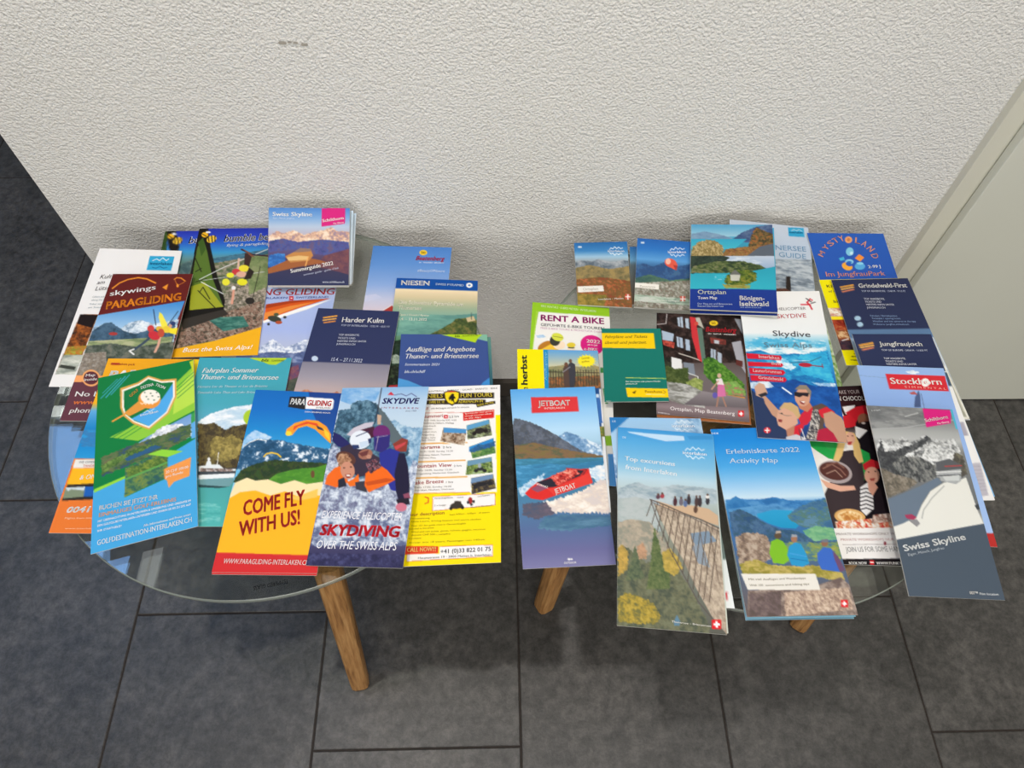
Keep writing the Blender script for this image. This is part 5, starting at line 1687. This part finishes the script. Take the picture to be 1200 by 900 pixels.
 '''F|0,ecebe9 646,e8ecee 745,9cd0e4 990,3ca4d4 1230,2c7cc0 1523,1f58a8 1809,1c4c94 2096,283868
N|d4e8f0,7cc4e0,ecf2f4,4cb0d8|60|3|2|-8,779 190,700 341,736 549,707 791,765 962,738 958,954 -24,1004
N|2f9ccc,2484c0,4cb4dc,1f70b0|60|2|1|-15,930 166,900 311,971 567,940 763,959 969,882 967,1213 974,1352 -42,1430
N|38b0dc,2c9cd0,4cc0e0|60|2|2|591,988 717,936 950,882 967,1213 968,1329 627,1225
N|cfe8f4,5cb8e0,eef6fa|30|1.5|2|308,995 437,1016 561,1133 484,1183 363,1115
N|1c54a4,2260b0,184890|60|1.5|1|-21,1249 261,1358 518,1300 748,1396 974,1352 1003,1889 -3,1954
N|dfe8f0,a4c0dc|40|1|1.5|-35,1370 214,1336 264,1417 97,1460 -23,1441
L|dfeaf4|20|363,1424 451,1502
N|e0ecf4,7cb0dc|40|1|1|708,1339 986,1340 978,1386 798,1382
P|2b3a5e|-14,1453 131,1600 274,1800 384,1929 384,2141 -43,2127
P|cf1c34|-1,948 402,974 412,1011 393,1042 5,1028
P|cf1c34|5,1071 403,1084 414,1113 390,1138 2,1139
P|cf1c34|5,1157 405,1180 425,1215 395,1252 5,1248
P|cf1c34|9,1260 412,1281 427,1316 403,1346 9,1344
T|Interlaken|141,1016 379,1032|45|f4dce0|0.8|0
T|Bern|278,1109 383,1118|42|f4dce0|0.8|0
T|Lauterbrunnen|50,1220 378,1234|44|f4dce0|0.8|0
T|Grindelwald|100,1317 384,1335|44|f4dce0|0.8|0
E|b0283c|674,1099 78,4 -6,31
L|8c3040|14|742,1103 876,1116
L|2c4c6c|9|509,1074 751,1043 877,980
L|c8e0ec|8|534,1037 731,1044
L|8c3040|10|872,1081 873,1134
P|c0937a|121,1518 157,1551 266,1708 327,1774 267,1857 196,1793 135,1646
P|caa088|40,1427 99,1365 157,1386 183,1503 123,1577 46,1545
P|2c2c34|68,1532 164,1492 180,1527 105,1566
P|5c4c44|661,1664 783,1612 853,1653 759,1905 843,2085 563,2084
P|c8283c|487,1810 600,1690 671,1663 674,1776 581,1894 510,1921
P|cf2838|722,1706 834,1655 918,1717 862,1843 756,1794
P|b02440|665,1966 862,1898 925,2090 657,2088
N|2c2c34,e0dcd8,4c4c54,b0a89c|15|0.6|0|664,1709 735,1683 729,1851 647,2089 536,2075 610,1892
P|bf957c|782,1747 882,1708 983,1780 1021,1888 997,2096 897,2092 858,1986 778,1904
P|c07c60|486,1535 636,1574 671,1663 603,1735 522,1694
E|cf9a80|577,1542 89,-19 -3,119
P|8c8070|499,1442 566,1380 644,1377 691,1456 670,1538 636,1436
P|26222a|494,1477 659,1481 642,1533 586,1519 543,1544 487,1524
P|8c3c3c|537,1590 603,1599 578,1640 542,1625
P|f4f2ee|541,1594 603,1599 581,1618
P|c8a878|286,1707 356,1623 435,1619 506,1672 519,1785 484,1833 418,1746 344,1716
P|d4a48c|273,1731 347,1692 438,1745 477,1810 476,1889 412,1938 329,1978 248,1926 240,1836
P|8c3c3c|258,1846 307,1849 293,1884 259,1880
L|8c7c70|8|279,1765 353,1795 412,1792
E|3c3434|308,1769 12,-1 -1,9
P|b88068|329,1978 434,1915 430,2015 333,2089
P|cf2838|433,1926 505,1888 539,1919 462,2058 406,2050
P|c4c4cc|317,2068 438,2026 546,2074 503,2110 311,2113
L|3c3c44|8|476,1957 487,2089
L|f4f2ee|10|505,1955 527,2075
T|Skydive|346,692 794,704|82|5c5e66|0.4|0
T|Swiss Alps|222,862 792,856|74|7896a8|0.5|0
T|HELICOPTER|448,302 798,292|43|7c7476|0|0
T|SKYDIVE|432,426 786,410|63|b8404c|0|0
L|cf2838|20|749,209 850,210 870,280
L|cf2838|20|873,121 824,178 859,216
L|4c4a4c|16|823,114 877,165
L|4c4a4c|14|873,191 926,172
E|cf2838|891,140 10,0 -2,13
E|cf2838|116,1997 40,-3 -5,39
L|f4f2ee|13|91,1999 141,1996
L|f4f2ee|13|120,1969 112,2026'''),
 ('folded_map', 'R', 'navy edged town map copy directly below the island town map',
  2, 102.2, 147.7, 6, [(2513,6898,4542),(3520,6736,4686),(3261,5284,4707),(2269,5441,4563)],
 '''F|0,4ca8d0 944,2ca4bc 1067,1d3a8e 1477,182e78'''),
 ('folded_map', 'R', 'town map with a green lake island above a navy title band',
  3, 102.7, 146.6, 0.95, [(2484,6908,4580),(3494,6763,4716),(3258,5307,4743),(2257,5470,4610)],
 '''F|0,4ca8d0 138,8cc4d8 262,3c9cc0 549,3a8c9c 563,2c3c34 740,3a4a3c 884,2a98b0 1110,2ca4bc 1120,1d3a8e 1466,1b3486 1466,14255c
G|4c9cc8|a4ccdc|-23,-16 1038,-20 1029,195 -19,238
N|7c9cb8,8cacc0,6c8cac|83|2|1|2,175 167,126 331,171 523,246 523,277 3,269
N|4a6088,3c5078,5c7090|52|1|1|523,262 653,137 815,43 921,11 1037,-5 1034,315 649,321
N|5c4a34,7c6a3c,a85c34,3c3c2c|21|1|1.5|757,198 825,43 907,104 1030,164 1030,404 709,440
G|38a4c4|46b4c8|3,269 703,259 541,443 5,454
N|b09a68,8c7a4c,c8b488,74643c|17|0.5|2|6,575 16,423 91,329 200,281 308,295 394,386 413,566
N|9c5c38,7c6c3c,b0784c,5c4c3c|21|1|1.2|392,566 436,445 605,412 856,378 1044,330 1034,551
P|5c6470|696,559 856,393 1044,330 1034,551
N|2c3830,24302c,38483c|42|1|0|-4,575 644,560 328,686 10,901
G|c0ccdc|8ca8c8|413,566 1034,551 1023,811 744,675
N|e0e6ec,b0c0d4|52|3|1|487,579 746,602 897,671 743,704 433,654
N|3c4c30,5c6c3c,2c3c2c,7c7c5c|21|2|1|-1,872 30,754 328,657 642,649 865,715 913,786 637,851 327,861
G|2c9cb4|36b0c4|-11,887 637,851 1046,724 1030,1096 -8,1139
N|4c6428,6c7c30,3a4c24,8c8434|21|1|2|398,1016 451,886 556,811 700,792 800,846 796,973 693,1047 510,1069
P|c4c4b8|482,885 545,811 606,881 593,981 491,985
P|6c6c68|472,885 546,797 616,881
N|a4944c,6c7c34,84a45c|21|3|1|387,1045 531,1054 733,1046 712,1102 428,1114
N|36b0c4,cfe4ea,3cb0c4|16|1|0|306,891 430,887 409,973 284,978
T|Ortsplan|92,1223 432,1211|70|dfe2cc|0.6|0
T|Town Map|93,1307 324,1296|47|f4f2ee|1.2|0
T|Der Ring am und Brienzersee|93,1393 505,1379|27|c8d4ea|1|0
T|Boat and Lake Steamer Line|94,1431 399,1418|27|c8d4ea|1|0
T|Bönigen-|592,1300 884,1293|71|f4f2ee|1.8|0
T|Iseltwald|590,1389 930,1378|73|f4f2ee|1.8|0
T|AM BRIENZERSEE|594,1422 841,1415|17|a0b4d8|0|0'''),
]

def surf(C, u, v, bow):
    u = np.asarray(u)[..., None]; v = np.asarray(v)[..., None]
    p = (C[0] * (1 - u) + C[1] * u) * (1 - v) + (C[3] * (1 - u) + C[2] * u) * v
    p = p.copy()
    p[..., 2] += (bow * 16 * u * (1 - u) * v * (1 - v))[..., 0]
    return p

def build_sheet(idx, rec):
    name, side, label, th, w, h, cell, corners, art = rec
    th /= 1000.0
    C = np.array(corners, float) / 10000.0
    org = C.mean(0); org[2] = C[:, 2].min() - th
    bow = 0.0
    root = empty(name, tuple(org))
    cat = {'booklet': 'booklet', 'leaflet': 'leaflet', 'flyer': 'flyer', 'folded_map': 'map', 'folded_card': 'card', 'clear_sleeve': 'sleeve'}[name]
    tag(root, label, cat, 'tourist brochures on the left table' if side == 'L' else 'tourist brochures on the right table')
    # paper body, slightly inset under the cover; thick ones are several leaves
    nu, nv = 8, 12
    uu, vv = np.meshgrid(np.linspace(0, 1, nu + 1), np.linspace(0, 1, nv + 1))
    leaves = 1 if th < 0.0012 else (2 if th < 0.0018 else (3 if th < 0.003 else 5))
    rng = random.Random(idx)
    vs, fs = [], []
    for k in range(leaves):
        z1 = -0.00012 - (th - 0.0002) * k / leaves; z0 = -0.00008 - (th - 0.0002) * (k + 0.82) / leaves if leaves > 1 else -th
        iu, iv = rng.uniform(0.0, 0.006) * (k > 0), rng.uniform(0.0, 0.004) * (k > 0)
        T = surf(C, iu + uu * (1 - 2 * iu), iv + vv * (1 - 2 * iv), bow) - org
        b0 = len(vs); n = (nu + 1) * (nv + 1)
        a = T.reshape(-1, 3).copy(); a[:, 2] += z1; bt = T.reshape(-1, 3).copy(); bt[:, 2] += z0
        vs += [tuple(q) for q in a] + [tuple(q) for q in bt]
        idv = lambda i, j: b0 + j * (nu + 1) + i
        for j in range(nv):
            for i in range(nu):
                q = (idv(i, j), idv(i, j + 1), idv(i + 1, j + 1), idv(i + 1, j))
                fs.append(q); fs.append(tuple(x + n for x in q[::-1]))
        ring = [idv(i, 0) for i in range(nu)] + [idv(nu, j) for j in range(nv)] + [idv(i, nv) for i in range(nu, 0, -1)] + [idv(0, j) for j in range(nv, 0, -1)]
        for q in range(len(ring)):
            a_, b_ = ring[q], ring[(q + 1) % len(ring)]
            fs.append((a_, b_, b_ + n, a_ + n))
    mesh_obj('pages', vs, fs, M_PAPER, root)
    # printed cover
    cv, texts = paint(w, h, cell, art)
    ink = lin(np.clip(cv.vertices(), 0, 1)) * INK
    U, V = np.meshgrid(np.linspace(0, 1, cv.nx + 1), np.linspace(0, 1, cv.ny + 1))
    T = surf(C, U, V, bow) - org
    me = bpy.data.meshes.new('cover')
    nvx = cv.nx + 1; nvt = nvx * (cv.ny + 1); nf = cv.nx * cv.ny
    me.vertices.add(nvt); me.vertices.foreach_set('co', T.reshape(-1).astype(np.float32))
    jj, ii = np.meshgrid(np.arange(cv.ny), np.arange(cv.nx), indexing='ij')
    a = (jj * nvx + ii).ravel()
    quads = np.stack([a, a + nvx, a + nvx + 1, a + 1], 1).astype(np.int32)
    me.loops.add(nf * 4); me.loops.foreach_set('vertex_index', quads.ravel())
    me.polygons.add(nf); me.polygons.foreach_set('loop_start', np.arange(0, nf * 4, 4, dtype=np.int32))
    try: me.polygons.foreach_set('loop_total', np.full(nf, 4, np.int32))
    except Exception: pass
    me.update(calc_edges=True); me.validate()
    me.polygons.foreach_set('use_smooth', [True] * nf)
    at = me.color_attributes.new('ink', 'FLOAT_COLOR', 'POINT')
    rgba = np.ones((nvt, 4), np.float32); rgba[:, :3] = ink.reshape(-1, 3)
    at.data.foreach_set('color', rgba.ravel())
    me.materials.append(M_PRINT)
    o = bpy.data.objects.new('cover', me); COL.objects.link(o); o.parent = root
    # lettering: flat print a hair above the cover
    if texts:
        tv, tf, tc = [], [], []
        for ti, p in enumerate(texts):
            _, body, pts, hh, col, bold, sh = p
            (xa, ya), (xb, yb) = P(pts); hh = float(hh) / 10; bold = float(bold); sh = float(sh)
            if hh < 2.6: bold = 0
            v, f = text_mesh(body, bold, sh)
            if not len(v): continue
            x0, x1 = v[:, 0].min(), v[:, 0].max()
            L = math.hypot(xb - xa, yb - ya); dx, dy = (xb - xa) / L, (yb - ya) / L
            lx = (v[:, 0] - x0) / (x1 - x0 + 1e-6) * L; ly = v[:, 1] / CAP * hh
            if body.islower() or not any(ch.isupper() or ch.isdigit() for ch in body): ly = v[:, 1] / CAP * hh
            px = xa + lx * dx + ly * dy; py = ya + lx * dy - ly * dx
            q = surf(C, np.clip(px / w, 0.003, 0.997), np.clip(py / h, 0.002, 0.998), bow) - org
            q[:, 2] += 0.00030 + 0.00003 * (ti % 5) + (0.0001 if bold <= 0.4 else 0)
            ink1 = tuple(lin(srgb(col)) * INK) + (1.0,)
            if hh > 3.4:                       # a title line is a part of its own
                t = mesh_obj('title_line', [tuple(a) for a in q], f, M_PRINT, root)
                t['kind'] = 'stuff'
                at = t.data.color_attributes.new('ink', 'FLOAT_COLOR', 'POINT')
                at.data.foreach_set('color', np.array([ink1] * len(q), np.float32).ravel())
                continue
            b0 = len(tv); tv += [tuple(a) for a in q]; tf += [tuple(i + b0 for i in g) for g in f]
            tc += [ink1] * len(q)
        if tv:
            t = mesh_obj('small_print', tv, tf, M_PRINT, root); t['kind'] = 'stuff'
            at = t.data.color_attributes.new('ink', 'FLOAT_COLOR', 'POINT')
            at.data.foreach_set('color', np.array(tc, np.float32).ravel())
    return root
INK = 0.96
for i, rec in enumerate(SHEETS): build_sheet(i, rec)

# "TEMPERED GLASS" mark printed on the left glass, read from the far side
v, f = text_mesh('TEMPERED GLASS', 1.0, 0.0)
x0, x1 = v[:, 0].min(), v[:, 0].max()
ang = math.radians(191.7); L = 0.0346; hh = 0.0042
mv = []
for a, b in v:
    s = (a - x0) / (x1 - x0) * L - L / 2; t = b / CAP * hh
    mv.append((0.0343 + s * math.cos(ang) - t * math.sin(ang), -0.2332 + s * math.sin(ang) + t * math.cos(ang), 0.4402))
mesh_obj('safety_mark', mv, [tuple(q) for q in f], M_LABEL, tl)
